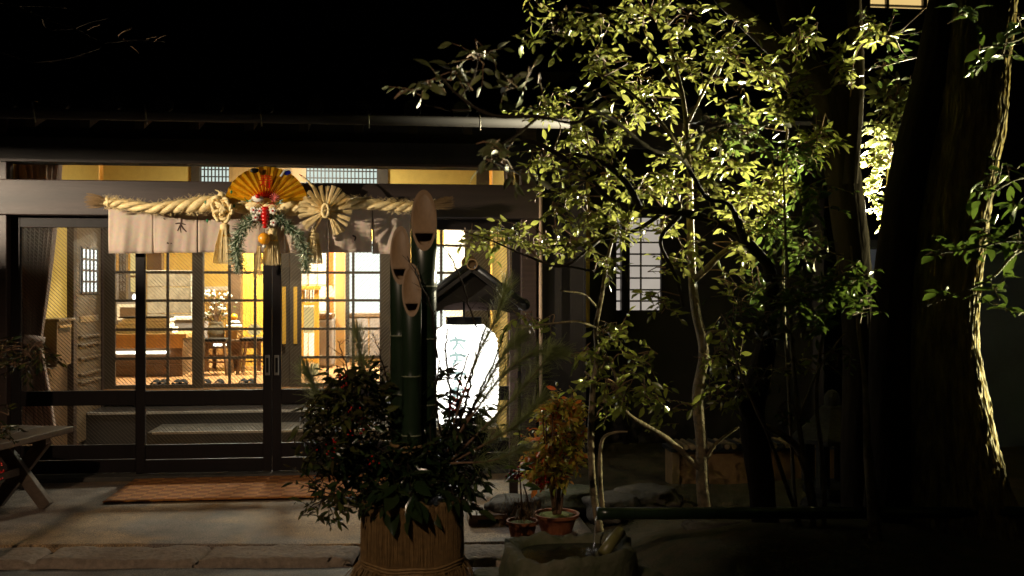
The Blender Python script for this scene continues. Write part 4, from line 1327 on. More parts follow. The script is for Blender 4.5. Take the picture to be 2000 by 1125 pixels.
def frame(d, n):
    d = d.normalized()
    x = d.cross(n)
    if x.length < 1e-4: x = d.cross(Vector((1, 0, .1)))
    x.normalize(); z = x.cross(d)
    return x, d, z

class Plant:
    def __init__(self, name, loc, label, cat, leafm, nobj=280, group=None, barkm=None, twigm=None):
        self.root = thing(name, loc, label, cat, group)
        self.leaves = {}          # material name -> list of (M, length)
        self.twigs = MB(); self.leafm = leafm; self.nobj = nobj
        self.barkm = barkm or BARKSM; self.twigm = twigm or TWIG
        self.skel = []
    def branch(self, rows, name='branch', n=12, wob=.12, wsc=9, sub=8, m=None, keep=True):
        """rows = (px, py, Y, radius px)"""
        rr = spline(rows, sub)
        pts = [at(r[0], r[1], r[2]) for r in rr]; rad = [max(.0015, pxm(r[3], r[2])) for r in rr]
        o = MB().tube(pts, rad, n, wob=wob, wsc=wsc, seed=len(self.skel)).build(name, m or self.barkm, self.root, smooth=True)
        if keep: self.skel += pts
        return o
    def leaf(self, p, d, nrm, L, wd=1.0, m=None):
        x, y, z = frame(d, nrm)
        M = Matrix(((x.x * L * wd, y.x * L, z.x * L, p.x), (x.y * L * wd, y.y * L, z.y * L, p.y), (x.z * L * wd, y.z * L, z.z * L, p.z), (0, 0, 0, 1)))
        self.leaves.setdefault((m or self.leafm).name, []).append((M, L))
    def spray(self, p, d, L, n, ls, wd=1.0, droop=.35, flat=.6, m=None, upn=None):
        d = d.normalized(); pts = [p.copy()]
        q = p.copy()
        for k in range(4):
            d = (d + Vector((random.gauss(0, .14), random.gauss(0, .14), -droop * .22 + random.gauss(0, .08)))).normalized()
            q = q + d * L / 4; pts.append(q.copy())
        self.twigs.tube(pts, [.0028, .0025, .002, .0016, .001], 4, cap=False)
        up_ = (Vector((0, 0, 1)) if upn is None else upn)
        for k in range(n):
            f = (k + 1) / n * 3.999
            i = int(f); b_ = pts[i].lerp(pts[i + 1], f - i)
            t_ = (pts[i + 1] - pts[i]).normalized()
            side = t_.cross(up_)
            if side.length < .05: side = Vector((1, 0, 0))
            side.normalize()
            s_ = 1 if k % 2 else -1
            ang = R(random.uniform(35, 70)) * (0.2 if k == n - 1 else 1)
            ld = t_ * math.cos(ang) + side * s_ * math.sin(ang) + Vector((0, 0, random.gauss(-.12, .25)))
            nr = up_ + Vector((random.gauss(0, flat), random.gauss(0, flat), random.gauss(0, flat)))
            self.leaf(b_, ld, nr, ls * random.uniform(.4, 1.25), wd * random.uniform(.85, 1.15), m)
    def cluster(self, px, py, Y, rx, ry, n, ls=.06, L=.2, nl=7, wd=1.0, depth=None, droop=.35, m=None, connect=True, br=3.0, out=.6, flat=.9):
        n = int(n * getattr(self, 'dens', 1.0)); ls *= getattr(self, 'lsc', 1.0)
        c = at(px, py, Y)
        ax, az = pxm(rx, Y), pxm(ry, Y); ay = depth if depth is not None else (ax + az) * .4
        if connect and self.skel:
            s_ = min(self.skel, key=lambda q: (q - c).length)
            mid = (s_ + c) / 2 + Vector((random.gauss(0, .05), random.gauss(0, .05), .04))
            self.twigs.tube(spline([tuple(s_), tuple(mid), tuple(c)], 5), [pxm(br, Y) * (1 - .06 * k) for k in range(11)], 6, wob=.15, wsc=20)
        for k in range(n):
            v = Vector((random.gauss(0, 1), random.gauss(0, 1), random.gauss(0, 1))).normalized() * random.random() ** .45
            p = c + Vector((v.x * ax, v.y * ay, v.z * az))
            st = c.lerp(p, random.uniform(.0, .4))
            d = Vector((v.x, v.y, v.z * .6)) * out + Vector((random.gauss(0, .5), random.gauss(0, .5), random.gauss(.05, .4)))
            if d.length < .05: d = Vector((1, 0, 0))
            p0 = p - d.normalized() * L * .5
            if random.random() < .5:
                self.twigs.tube([st, (st + p0) / 2 + Vector((0, 0, .015)), p0], [.004, .0034, .0028], 4, cap=False)
            self.spray(p0, d, L * random.uniform(.7, 1.2), max(3, int(nl * random.uniform(.7, 1.3))), ls, wd, droop, flat, m)
    def finish(self, twig_name='twigs', fol='foliage', minpx=10):
        if self.twigs.f:
            o = self.twigs.build(twig_name, self.twigm, self.root, smooth=True); o['kind'] = 'stuff'
        allv = []
        for mn, lst in self.leaves.items():
            for M, L in lst:
                tip = project(M @ Vector((0, .5, 0)))
                s_ = 0
                if tip and -10 < tip[0] < 2010 and -10 < tip[1] < 1135:
                    a = project(M @ Vector((0, 0, 0))); b_ = project(M @ Vector((0, 1, 0)))
                    c_ = project(M @ Vector((-.2, .45, .06))); d_ = project(M @ Vector((.2, .45, .06)))
                    if a and b_ and c_ and d_:
                        s_ = math.hypot(a[0] - b_[0], a[1] - b_[1]) * math.hypot(c_[0] - d_[0], c_[1] - d_[1])
                allv.append((s_, mn, M))
        allv.sort(key=lambda q: -q[0])
        rest = {}
        inv = Matrix.Translation(-Vector(self.root.location))
        for i, (s_, mn, M) in enumerate(allv):
            if i < self.nobj and s_ > minpx * minpx * .45:
                o = bpy.data.objects.new('leaf', leaf_mesh(MATS[mn], random.randrange(4))); col.objects.link(o)
                o.parent = self.root; o.matrix_basis = inv @ M
            else:
                rest.setdefault(mn, []).append(M)
        for mn, Ms in rest.items():
            A_ = np.array([[list(r) for r in M] for M in Ms])
            V = np.concatenate([np.einsum('nij,kj->nki', A_[q::4, :3, :3], LVn[q]) + A_[q::4, None, :3, 3] for q in range(4)])
            n = len(LV)
            fs = []
            for k in range(len(Ms)):
                fs += [tuple(k * n + i for i in f) for f in LF]
            me = bpy.data.meshes.new(fol); me.from_pydata(V.reshape(-1, 3).tolist(), [], fs)
            me.materials.append(MATS[mn])
            me.polygons.foreach_set('use_smooth', [True] * len(me.polygons)); me.update()
            o = link(fol, me, self.root); o['kind'] = 'stuff'
        return self.root

def needles(m, p, d, n, L, spread=.5, th=.0011):
    d = d.normalized()
    for k in range(n):
        e = (d + Vector((random.gauss(0, spread), random.gauss(0, spread), random.gauss(0, spread)))).normalized()
        m.tube([p, p + e * L * random.uniform(.7, 1.1)], [th, th * .5], 3, cap=False)

def pine_sprig(parent, rows, nn, L, name='pine_sprig', dens=1.0):
    rr = spline(rows, 8); pts = [at(*r[:3]) for r in rr]
    st = MB().tube(pts, [.006 - .003 * i / len(pts) for i in range(len(pts))], 5).build(name, TWIG, parent, smooth=True)
    m = MB()
    for i in range(len(pts) // 4, len(pts)):
        t_ = pts[min(i + 1, len(pts) - 1)] - pts[i - 1]
        needles(m, pts[i], t_, nn, L * random.uniform(.8, 1.2), .5, .0009)
    needles(m, pts[-1], pts[-1] - pts[-2], nn * 3, L, .3)
    o = m.build('needles', NEEDLE, st); o['kind'] = 'stuff'

# ------------------------------------------------------------------ lantern under its small roof
YLn = 6.6
lc = at(906, 735, YLn)
st = thing('lantern_shelter', (lc.x, YLn, 0), 'little gabled wooden shelter with tiled ridge over the white lantern', 'shelter')
for s_ in (-1, 1):
    bx('post', WOODDARK, st, lc.x + s_ * .36 - .03, lc.x + s_ * .36 + .03, YLn + .12, YLn + .18, 0, at(906, 590, YLn).z)
bx('tie_beam', WOODDARK, st, lc.x - .40, lc.x + .40, YLn + .125, YLn + .175, at(906, 590, YLn).z - .06, at(906, 590, YLn).z - .001)
pk = at(917, 528, YLn); sx = pk.x
hw, rise = .315, .235
# gable board with arched underside
top = [(sx - hw, pk.z - rise - .01), (sx, pk.z - .01), (sx + hw, pk.z - rise - .01)]
und = [(sx + hw, pk.z - rise - .07)] + [(sx + (hw - .12) * math.cos(a), pk.z - rise - .035 + .055 * math.sin(a)) for a in [math.pi * k / 14 for k in range(15)]] + [(sx - hw, pk.z - rise - .07)]
g_ = MB().prism(top + und, YLn - .2, YLn - .165).build('gable_board', EAVEBLK, st); fixnormals(g_.data)
g_ = MB().prism(top + und, YLn + .2, YLn + .235).build('gable_board', EAVEBLK, st); fixnormals(g_.data)
for s_ in (-1, 1):
    a = Vector((sx, 0, pk.z)); b_ = Vector((sx + s_ * hw * 1.12, 0, pk.z - rise * 1.12))
    r_ = MB().bar((a.x, YLn, a.z), (b_.x, YLn, b_.z), .52, .025).build('roof_board', EAVEBLK, st)
    dn = (b_ - a).normalized(); nn = Vector((dn.z * -s_ * -1, 0, abs(dn.x)))
    nn = Vector((s_ * rise, 0, hw)).normalized()
    for k in range(5):
        yy = YLn - .24 + .12 * k
        q0 = a + nn * .03 + Vector((0, yy, 0)); q1 = b_ + nn * .03 + Vector((0, yy, 0))
        MB().tube([q0, q1], .024, 8).build('cover_tile', TILE, r_, smooth=True)
    for k in range(4):
        q = .12 + .25 * k
        c0 = a.lerp(b_, q) + nn * .022
        MB().bar((c0.x, YLn - .25, c0.z), (c0.x, YLn + .25, c0.z), .016, .02).build('batten', TILE, r_)
    MB().ball((b_.x, YLn - .24, b_.z + .03), .04, 2, (1, .6, 1)).build('eave_ornament', TILE, st, smooth=True)
rr_ = pxm(10.5, YLn)
m = MB()
m.lathe((sx, YLn - .27, pk.z + .035), [(rr_ * .8, .03), (rr_ * .8, 0.0), (rr_, 0), (rr_, .18)], 18, 'Y', cap=False)
m.lathe((sx, YLn - .235, pk.z + .035), [(rr_ * .8, 0), (rr_ * .75, .002)], 18, 'Y')
m.build('ridge_tile', mat('ridge_tile_clay', srgb(150, 122, 88), 0.4, var=.25), st, smooth=False)
MB().lathe((sx - .006, YLn - .07, pk.z + .055), [(rr_ * 1.25, 0), (rr_ * 1.25, .14)], 18, 'Y').build('ridge_tile', MATS['ridge_tile_clay'], st, smooth=True)
MB().lathe((sx, YLn + .09, pk.z + .035), [(rr_, 0), (rr_, .16)], 18, 'Y').build('ridge_tile', TILE, st, smooth=True)

ln = thing('paper_lantern', (lc.x, YLn, at(906, 832, YLn).z), 'tall glowing white paper lantern beside the bamboo', 'lantern')
zb, zt_ = at(906, 832, YLn).z, at(906, 634, YLn).z
Rl = pxm(67, YLn)
prof = []
nr_ = 84
for k in range(nr_ + 1):
    v = k / nr_
    e = min(v, 1 - v)
    r = Rl * (1.02 - .10 * (2 * v - 1) ** 2 - .36 * max(0, 1 - e / .16) ** 2.0)
    r += .0035 * math.cos(2 * math.pi * k / 4)
    prof.append((r, zb + (zt_ - zb) * v))
MB().lathe((lc.x, YLn, 0), prof, 40, cap=True).build('paper_body', E_LANT, ln, smooth=True)
MB().lathe((lc.x, YLn, 0), [(Rl * .52, zt_ + .002), (Rl * .47, zt_ + .003), (Rl * .47, zt_ + .05), (Rl * .52, zt_ + .052), (Rl * .52, zt_ + .002)], 28, cap=False).build('top_ring', BLACKM, ln)
MB().lathe((lc.x, YLn, 0), [(Rl * .5, zb - .045), (Rl * .5, zb - .001)], 28).build('bottom_ring', BLACKM, ln)
MB().tube([(lc.x, YLn, zt_ + .03), (lc.x, YLn, pk.z - .05)], .008, 6).build('hanger', BLACKM, ln)
# washed-out brush characters on the paper
def lstroke(m, pts, w):
    rows = spline(pts, 5); n = len(rows); vs = []
    for k, p in enumerate(rows):
        d = rows[min(k + 1, n - 1)] - rows[max(k - 1, 0)]; L = math.hypot(*d) or 1
        for s_ in (-1, 1):
            a_ = p[0] - d[1] / L * w * s_; z_ = p[1] + d[0] / L * w * s_
            v = (z_ - zb) / (zt_ - zb)
            vs.append((lc.x + (Rl + .006) * math.sin(a_ / Rl), YLn - (Rl + .006) * math.cos(a_ / Rl), z_))
    m._add(vs, [(2 * k, 2 * k + 1, 2 * k + 3, 2 * k + 2) for k in range(n - 1)])
EINK = emit_mat('backlit_ink', (0.66, 0.88, 0.82), 1.0, .4, 25)
m = MB()
x0 = -.06
for k, z_ in enumerate((zt_ - .10, zt_ - .20, zt_ - .32, zt_ - .43)):
    lstroke(m, [(x0 - .05, z_), (x0, z_ + .008), (x0 + .06, z_)], .010)
    lstroke(m, [(x0 - .01, z_ + .03), (x0, z_ - .02), (x0 - .03, z_ - .06)], .009)
    if k % 2: lstroke(m, [(x0 - .03, z_ - .03), (x0 + .04, z_ - .028)], .005)
    else: lstroke(m, [(x0 + .01, z_ - .01), (x0 + .05, z_ - .055)], .006)
m.build('brush_character', EINK, ln)

# ------------------------------------------------------------------ kadomatsu
YK = 4.95
kc = at(806, 1000, YK)
kd = thing('bamboo_new_year_stand', (kc.x, YK, -0.125), 'three slant-cut bamboo stalks in a straw wrapped tub', 'arrangement')
Rk = pxm(95, YK)
zt0 = at(806, 985, YK).z
tb = MB().lathe((kc.x, YK, 0), [(Rk * .98, -.12), (Rk * .99, .1), (Rk, .3), (Rk * .99, zt0 + .03), (Rk * .8, zt0 + .03)], 40).build('tub', STRAWD, kd, smooth=True)
m = MB(); random.seed(8)
for k in range(1500):
    a = random.uniform(0, 6.283)
    z0_ = random.uniform(-.02, .05); z1_ = zt0 + random.uniform(-.03, .05)
    r = Rk * (1.005 + random.uniform(0, .03)); da = random.gauss(0, .025)
    m.tube([(kc.x + r * math.cos(a), YK + r * math.sin(a), z0_), (kc.x + (r + .004) * math.cos(a + da), YK + (r + .004) * math.sin(a + da), (z0_ + z1_) / 2),
            (kc.x + r * math.cos(a + da * 1.6), YK + r * math.sin(a + da * 1.6), z1_)], .0022, 3, cap=False)
m.build('straw_wrap', STRAWD, tb)['kind'] = 'stuff'
m = MB()
for k in range(420):
    a = random.uniform(0, 6.283); q = random.uniform(.01, .10) * random.random() ** .3
    r = Rk * 1.02
    m.tube([(kc.x + r * math.cos(a), YK + r * math.sin(a), .15), (kc.x + (r + q * .5) * math.cos(a), YK + (r + q * .5) * math.sin(a), .10),
            (kc.x + (r + q) * math.cos(a + random.gauss(0, .1)), YK + (r + q) * math.sin(a), random.uniform(-.10, 0.06))], .0022, 3, cap=False)
m.build('straw_skirt', STRAWD, kd)['kind'] = 'stuff'
for zz in (.125, .14, .155):
    pts = [(kc.x + Rk * 1.045 * math.cos(a), YK + Rk * 1.045 * math.sin(a), zz + .004 * math.sin(a * 7)) for a in [2 * math.pi * k / 40 for k in range(41)]]
    MB().tube(pts, .007, 6).build('straw_cord', STRAWD, kd, smooth=True)

NODE = mat('pale_bamboo_node', srgb(128, 132, 108), .6, var=.3)
def cut_bamboo(px, Y, py_top, py_lip, rad_px, fn, nodes):
    c = at(px, 600, Y); Rb = pxm(rad_px, Y); wall = Rb * .16
    zt1, zl = at(px, py_top, Y).z, at(px, py_lip, Y).z
    n = 40
    zbot = zt0 - .25
    zs = [zbot] + [0] * 0
    nz_ = [at(px, p, Y).z for p in nodes]
    m = MB()
    lev = [(zbot, 1.0)]
    for z_ in sorted(nz_):
        lev += [(z_ - .03, .99), (z_ - .006, 1.0), (z_ - .001, 1.035), (z_ + .006, 1.035), (z_ + .012, .985), (z_ + .04, 1.0)]
    lev = [l for l in lev if l[0] < zl - .02]
    def cutz(a, r): 
        # a = 0 faces the camera
        return zl + (zt1 - zl) * (1 - (r / Rb) * math.cos(a)) / 2
    def ringpt(a, r, z_): return (c.x + r * math.sin(a), Y - r * math.cos(a), z_)
    vs = []
    for z_, f_ in lev:
        vs += [ringpt(2 * math.pi * k / n, Rb * f_, z_) for k in range(n)]
    L0 = len(lev)
    vs += [ringpt(2 * math.pi * k / n, Rb, cutz(2 * math.pi * k / n, Rb)) for k in range(n)]          # outer cut edge
    vs += [ringpt(2 * math.pi * k / n, Rb - wall, cutz(2 * math.pi * k / n, Rb - wall)) for k in range(n)]  # inner cut edge
    vs += [ringpt(2 * math.pi * k / n, (Rb - wall), zl - .12) for k in range(n)]
    fs = []
    for i in range(L0 + 2):
        for k in range(n):
            k2 = (k + 1) % n
            fs.append((i * n + k, i * n + k2, (i + 1) * n + k2, (i + 1) * n + k))
    m.cur = 0
    base = len(m.v)
    m.v.extend(vs); m.f.extend(fs)
    m.mi.extend([0] * (L0 * n) + [1] * (2 * n))
    o = m.build('bamboo_stalk', [BAMBOO, BAMBOOCUT], kd, smooth=False)
    me = o.data
    me.polygons.foreach_set('use_smooth', [i < L0 * n for i in range(len(me.polygons))])
    for z_ in nz_:
        if z_ < zl - .03:
            MB().lathe((c.x, Y, z_ + .0025), [(Rb * 1.03, -.004), (Rb * 1.042, -.002), (Rb * 1.042, .002), (Rb * 1.03, .004)], 28, cap=False).build('node_ring', NODE, o, smooth=True)
    # node wall across the hollow, behind the cut; above it the cut runs through solid wood
    zd = zt1 - (zt1 - zl) * fn
    ri = Rb - wall - .0005
    rr0 = Rb - wall + .001
    yc = (1 - 2 * (zd - zl) / (zt1 - zl)) * Rb
    def facept(u, v):
        yy = -rr0 + (yc + rr0) * v
        half = math.sqrt(max(0, rr0 * rr0 - yy * yy))
        xx = half * (2 * u - 1)
        zz = zl + (zt1 - zl) * (1 - yy / Rb) / 2
        dip = .010 * (1 - (2 * u - 1) ** 2) * math.sin(math.pi * min(1, v * 1.0)) 
        return (c.x + xx, Y - yy + dip, zz - .001)
    MB().grid(facept, 16, 16).build('cut_face', BAMBOOCUT, o, smooth=True)
    xs = (1 - 2 * (zd - zl) / (zt1 - zl)) * Rb      # r cos(a) where the cut passes
    pts = []
    for k in range(61):
        a = 2 * math.pi * k / 60
        x_, y_ = ri * math.sin(a), ri * math.cos(a)
        if y_ > xs - .002: 
            y_ = xs - .002; 
            x_ = max(-math.sqrt(max(0, ri * ri - y_ * y_)), min(math.sqrt(max(0, ri * ri - y_ * y_)), x_))
        pts.append((c.x + x_, Y - y_))
    d = MB()
    nn_ = len(pts)
    d._add([(a, b_, zd - .005) for a, b_ in pts] + [(a, b_, zd + .005) for a, b_ in pts],
           [tuple(range(nn_ - 1, -1, -1)), tuple(range(nn_, 2 * nn_))] + [(k, (k + 1) % nn_, (k + 1) % nn_ + nn_, k + nn_) for k in range(nn_)])
    d.build('node_wall', BAMBOOCUT, o)
cut_bamboo(828, 5.06, 368, 491, 25, .70, [560, 662, 790, 920])
cut_bamboo(782, 5.02, 440, 556, 20, .72, [656, 770, 880])
cut_bamboo(804, 4.92, 514, 618, 19, .74, [735, 850, 960])
# binding ropes
m = MB()
for zz in (at(806, 868, YK).z, at(806, 880, YK).z):
    pts = [(kc.x + .115 * math.cos(a), YK + .02 + .11 * math.sin(a), zz) for a in [2 * math.pi * k / 30 for k in range(31)]]
    m.tube(pts, .009, 6)
m.build('binding_rope', STRAWD, kd, smooth=True)
# foliage of the stand: its own planting, one thing with the tub
class Sub(Plant):
    def __init__(self, root, leafm, nobj):
        self.root = root; self.leaves = {}; self.twigs = MB(); self.leafm = leafm; self.nobj = nobj
        self.barkm = BARK; self.twigm = TWIG; self.skel = []
random.seed(31)
kp = Sub(kd, L_DARK, 300)
kp.dens, kp.lsc = 1.5, 1.05
kp.twigm = BARK
kp.skel = [at(806, 960, YK), at(760, 950, YK), at(860, 950, YK), at(700, 930, YK)]
for (px, py, rx, ry, n, mt) in ((690, 800, 70, 60, 26, L_NANDG), (640, 850, 60, 60, 18, L_NANDG), (740, 780, 40, 50, 14, L_NANDG), (720, 880, 80, 60, 34, L_DARK), (640, 920, 50, 50, 14, L_NANDG),
                               (800, 900, 80, 60, 30, L_DARK), (870, 900, 60, 60, 22, L_DARK), (690, 740, 30, 30, 9, L_NANDG), (760, 960, 90, 40, 26, L_DARK), (880, 960, 60, 40, 18, L_DARK),
                               (640, 970, 40, 30, 7, L_NANDG), (900, 850, 50, 45, 14, L_DARK), (650, 760, 35, 30, 8, L_NANDG), (730, 735, 30, 25, 9, L_NANDG), (930, 930, 40, 40, 8, L_DARK), (885, 800, 26, 34, 6, L_DARK), (935, 810, 32, 26, 6, L_DARK), (905, 830, 50, 24, 9, L_DARK), (875, 740, 10, 40, 3, L_DARK), (610, 830, 30, 40, 6, L_NANDG)):
    kp.cluster(px, py, YK + random.uniform(-.12, .1), rx, ry, n, .066, .17, 8, .8, depth=.2, m=mt, br=1.6, droop=.5)
for (px, py) in ((600, 990), (625, 1010), (650, 1000), (680, 990)):   # trailing shoots
    s_ = at(690, 940, YK - .1)
    e = at(px, py, YK - .2)
    kp.spray(s_.lerp(e, .25), (e - s_), (e - s_).length * .8, 9, .06, .75, .6, .5, L_NANDG)
for k in range(46):     # large leaves hanging over the rim
    a = R(random.uniform(175, 365)) if k < 38 else R(random.uniform(0, 180))
    rr_k = random.uniform(.7, 1.02)
    p = Vector((kc.x + Rk * rr_k * math.cos(a), YK + Rk * rr_k * math.sin(a), zt0 + random.uniform(.0, .16)))
    o_ = Vector((math.cos(a), math.sin(a), 0)); tg_ = Vector((-o_.y, o_.x, 0))
    kp.leaf(p, o_ * random.uniform(.5, 1.3) + tg_ * random.gauss(0, .55) + Vector((0, 0, random.uniform(-1.1, -.1))), o_ * .7 + tg_ * random.gauss(0, .5) + Vector((0, 0, .7)), random.uniform(.09, .19), random.uniform(.75, 1.2), L_DARK)
# bare plum twigs
random.seed(14)
TW = MB()
for rows in ([(862, 880, 4.9, 3), (880, 790, 4.9, 2.6), (870, 690, 4.9, 2), (876, 640, 4.9, 1.4)], [(875, 880, 4.9, 3), (905, 800, 4.85, 2.8), (925, 720, 4.85, 2.2), (948, 640, 4.85, 1.5), (955, 600, 4.85, 1)],
             [(880, 870, 4.9, 3), (925, 790, 4.8, 2.2), (960, 715, 4.8, 1.8), (990, 640, 4.8, 1.2)], [(855, 700, 4.95, 2), (840, 600, 4.9, 1.8), (815, 540, 4.85, 1.6), (795, 500, 4.85, 1)],
             [(930, 640, 4.8, 1.8), (905, 560, 4.8, 1.6), (880, 500, 4.8, 1.3), (862, 478, 4.8, .8)], [(890, 860, 4.9, 2.5), (895, 760, 4.9, 2), (915, 690, 4.9, 1.3)],
             [(865, 870, 4.9, 2.4), (850, 780, 4.85, 2), (858, 700, 4.85, 1.2)], [(690, 760, 4.9, 2), (672, 700, 4.9, 1.4), (660, 665, 4.9, .8)], [(760, 760, 5, 1.6), (742, 690, 5, 1.3), (728, 650, 5, .8)]):
    rr = spline(rows, 7)
    pts = [at(r[0] + random.gauss(0, 1.2), r[1], r[2]) for r in rr]
    TW.tube(pts, [pxm(r[3], r[2]) for r in rr], 5)
    for i in range(2, len(pts) - 1):
        if random.random() < .75:
            d = Vector((random.choice((-1, 1)) * random.uniform(.3, 1), random.gauss(0, .3), random.uniform(.3, 1))).normalized()
            L = random.uniform(.02, .09)
            TW.tube([pts[i], pts[i] + d * L], [.002, .001], 4, cap=False)
            if random.random() < .5:
                TW.ball(tuple(pts[i] + d * L), .004, 1)
TW.build('bare_twigs', BARK, kd, smooth=True)['kind'] = 'stuff'
random.seed(15)
for rows in ([(868, 890, 4.9), (930, 800, 4.8), (985, 730, 4.75), (1040, 690, 4.7), (1082, 688, 4.7)], [(880, 900, 4.85), (950, 830, 4.75), (1010, 770, 4.7), (1065, 705, 4.68)], [(890, 900, 4.85), (960, 860, 4.7), (1010, 830, 4.65), (1050, 790, 4.6)],
             [(890, 860, 4.85), (945, 760, 4.8), (985, 690, 4.8), (1005, 670, 4.8)], [(885, 830, 4.85), (930, 700, 4.8), (965, 630, 4.8), (985, 570, 4.8)], [(880, 905, 4.8), (960, 900, 4.7), (1010, 880, 4.65)],
             [(720, 800, 4.95), (712, 740, 4.95), (705, 700, 4.95), (700, 665, 4.95)], [(660, 830, 4.9), (632, 790, 4.9), (612, 755, 4.9), (604, 735, 4.9)]):
    pine_sprig(kd, rows, 22, .115)
m = MB(); random.seed(2)
for (px, py, n, sp) in ((667, 735, 7, 6), (672, 752, 6, 5), (700, 822, 26, 20), (650, 880, 20, 18), (690, 800, 14, 14), (885, 790, 12, 14), (905, 760, 8, 12), (730, 905, 8, 10)):
    for k in range(n):
        m.ball(tuple(at(px + random.gauss(0, sp * .6), py + random.gauss(0, sp * .6), YK - random.uniform(.1, .26))), .0048, 1)
m.build('berries', BERRY, kd, smooth=True)['kind'] = 'stuff'
kp.finish('stems', 'foliage', 12)

# ------------------------------------------------------------------ pots by the post
def pot(t, c, r, h, name='pot'):
    MB().lathe(c, [(r * .72, .001), (r * .95, h * .8), (r * .97, h * .84), (r * 1.08, h * .85), (r * 1.08, h), (r * .96, h), (r * .94, h * .88)], 32).build(name, TERRA, t, smooth=False)
    MB().lathe(c, [(r * .93, h * .885), (r * .5, h * .92), (r * .01, h * .93)], 20).build('potting_soil', MOSS, t, smooth=True)
YP = 5.95
pc = at(1087, 1046, YP); zg = 0.0
random.seed(41)
np_ = Plant('potted_nandina', (pc.x, YP, 0.0), 'bushy red and gold nandina in a wide terracotta pot', 'plant', L_NAND, 300)
np_.dens, np_.lsc = 2.0, 1.25
pot(np_.root, (pc.x, YP, 0.0), pxm(42, YP), at(1087, 1002, YP).z)
for k in range(7):
    a = random.uniform(-26, 26)
    np_.branch([(1087 + a * .3, 1004, YP, 3.2), (1087 + a * .7, 950, YP + .02 * k - .06, 2.6), (1088 + a * 1.4, 880, YP + .03 * k - .1, 2), (1090 + a * 1.7, 800, YP + .03 * k - .1, 1.2)], 'stem', 6, m=TWIG)
for (px, py, rx, ry, n) in ((1092, 800, 48, 38, 24), (1072, 855, 52, 42, 28), (1112, 850, 38, 52, 24), (1090, 905, 52, 38, 26), (1055, 895, 40, 34, 14), (1116, 790, 30, 28, 11), (1072, 930, 40, 22, 10)):
    np_.cluster(px, py, YP, rx, ry, n, .046, .1, 8, 1.0, depth=.14, br=1.2, droop=.6)
m = MB()
for k in range(16): m.ball(tuple(at(1058 + random.gauss(0, 7), 942 + random.gauss(0, 7), YP - .12)), .009, 1)
m.build('berries', BERRY, np_.root, smooth=True)['kind'] = 'stuff'
np_.finish('stems', 'foliage', 8)
YP2 = 5.7
pc2 = at(1020, 1046, YP2)
p2 = Plant('potted_ardisia', (pc2.x, YP2, 0.0), 'small terracotta pot with red berried sprig and dry grass', 'plant', L_GLOSS, 60)
pot(p2.root, (pc2.x, YP2, 0.0), pxm(29, YP2), at(1020, 1016, YP2).z)
p2.branch([(1022, 1012, YP2, 2), (1018, 970, YP2, 1.8), (1016, 940, YP2, 1.5), (1012, 918, YP2, 1.2)], 'stem', 6, m=TWIG)
p2.branch([(1028, 1012, YP2, 1.8), (1030, 975, YP2, 1.5), (1022, 945, YP2, 1.2)], 'stem', 6, m=TWIG)
for (px, py, dx, dz) in ((1012, 916, -1, .1), (1014, 914, 1, .3), (1012, 918, .3, .2), (1010, 920, -.8, -.3), (1030, 958, 1, 0), (1022, 948, 1, .15), (1016, 940, -1, 0.1)):
    p2.leaf(at(px, py, YP2 - .02), Vector((dx, -.3, dz)), Vector((0, -.5, 1)), .10, .9)
m = MB()
for k in range(22): m.ball(tuple(at(1010 + random.gauss(0, 9), 926 + random.gauss(0, 5), YP2 - .03)), .0075, 1)
m.build('berries', BERRY, p2.root, smooth=True)['kind'] = 'stuff'
m = MB()
for k in range(90):
    a = random.uniform(0, 6.28); r = random.uniform(.06, .18); h = random.uniform(.04, .16)
    b_ = at(1020, 1014, YP2) + Vector((random.gauss(0, .04), random.gauss(0, .04), 0))
    m.tube([b_, b_ + Vector((r * .5 * math.cos(a), r * .5 * math.sin(a), h)), b_ + Vector((r * math.cos(a), r * math.sin(a), h * .5))], [.0014, .0012, .0006], 3, cap=False)
m.build('dry_grass', STRAWD, p2.root)['kind'] = 'stuff'
p2.finish()

# ------------------------------------------------------------------ rocks, basin, bamboo water pipe
def rock(name, c, s, label, m=STONE, cat='rock', seed=0, flat=0.0, sub=4):
    bm = bmesh.new(); bmesh.ops.create_icosphere(bm, subdivisions=sub, radius=1)
    for v in bm.verts:
        d = v.co.normalized()
        r = 1 + .28 * noise.noise(d * 1.4 + Vector((seed, 0, 0))) + .1 * noise.noise(d * 4 + Vector((0, seed, 0))) + .03 * noise.noise(d * 13)
        p = d * r
        if flat and p.z > flat: p.z = flat + (p.z - flat) * .12
        v.co = Vector((p.x * s[0], p.y * s[1], p.z * s[2])) + Vector(c)
    me = bpy.data.meshes.new(name); bm.to_mesh(me); bm.free()
    me.materials.append(m); me.polygons.foreach_set('use_smooth', [True] * len(me.polygons))
    o = link(name, me)
    return tag(o, label, cat)
YBs = 4.85
bc = at(1105, 1090, YBs)
zw = at(1105, 1072, YBs).z
bs = thing('stone_basin', (bc.x, YBs, -0.12), 'rough mossy stone water basin with a bamboo spout dripping in', 'basin')
nA, vs, fs = 110, [], []
prof = [(1.02, -.14), (1.05, -.02), (1.06, .12), (1.0, .22), (.98, .262), (.92, .272), (.80, .262), (.76, .235), (.72, .19), (.3, .15), (.02, .15)]
ztop = at(1105, 1046, YBs + .2).z
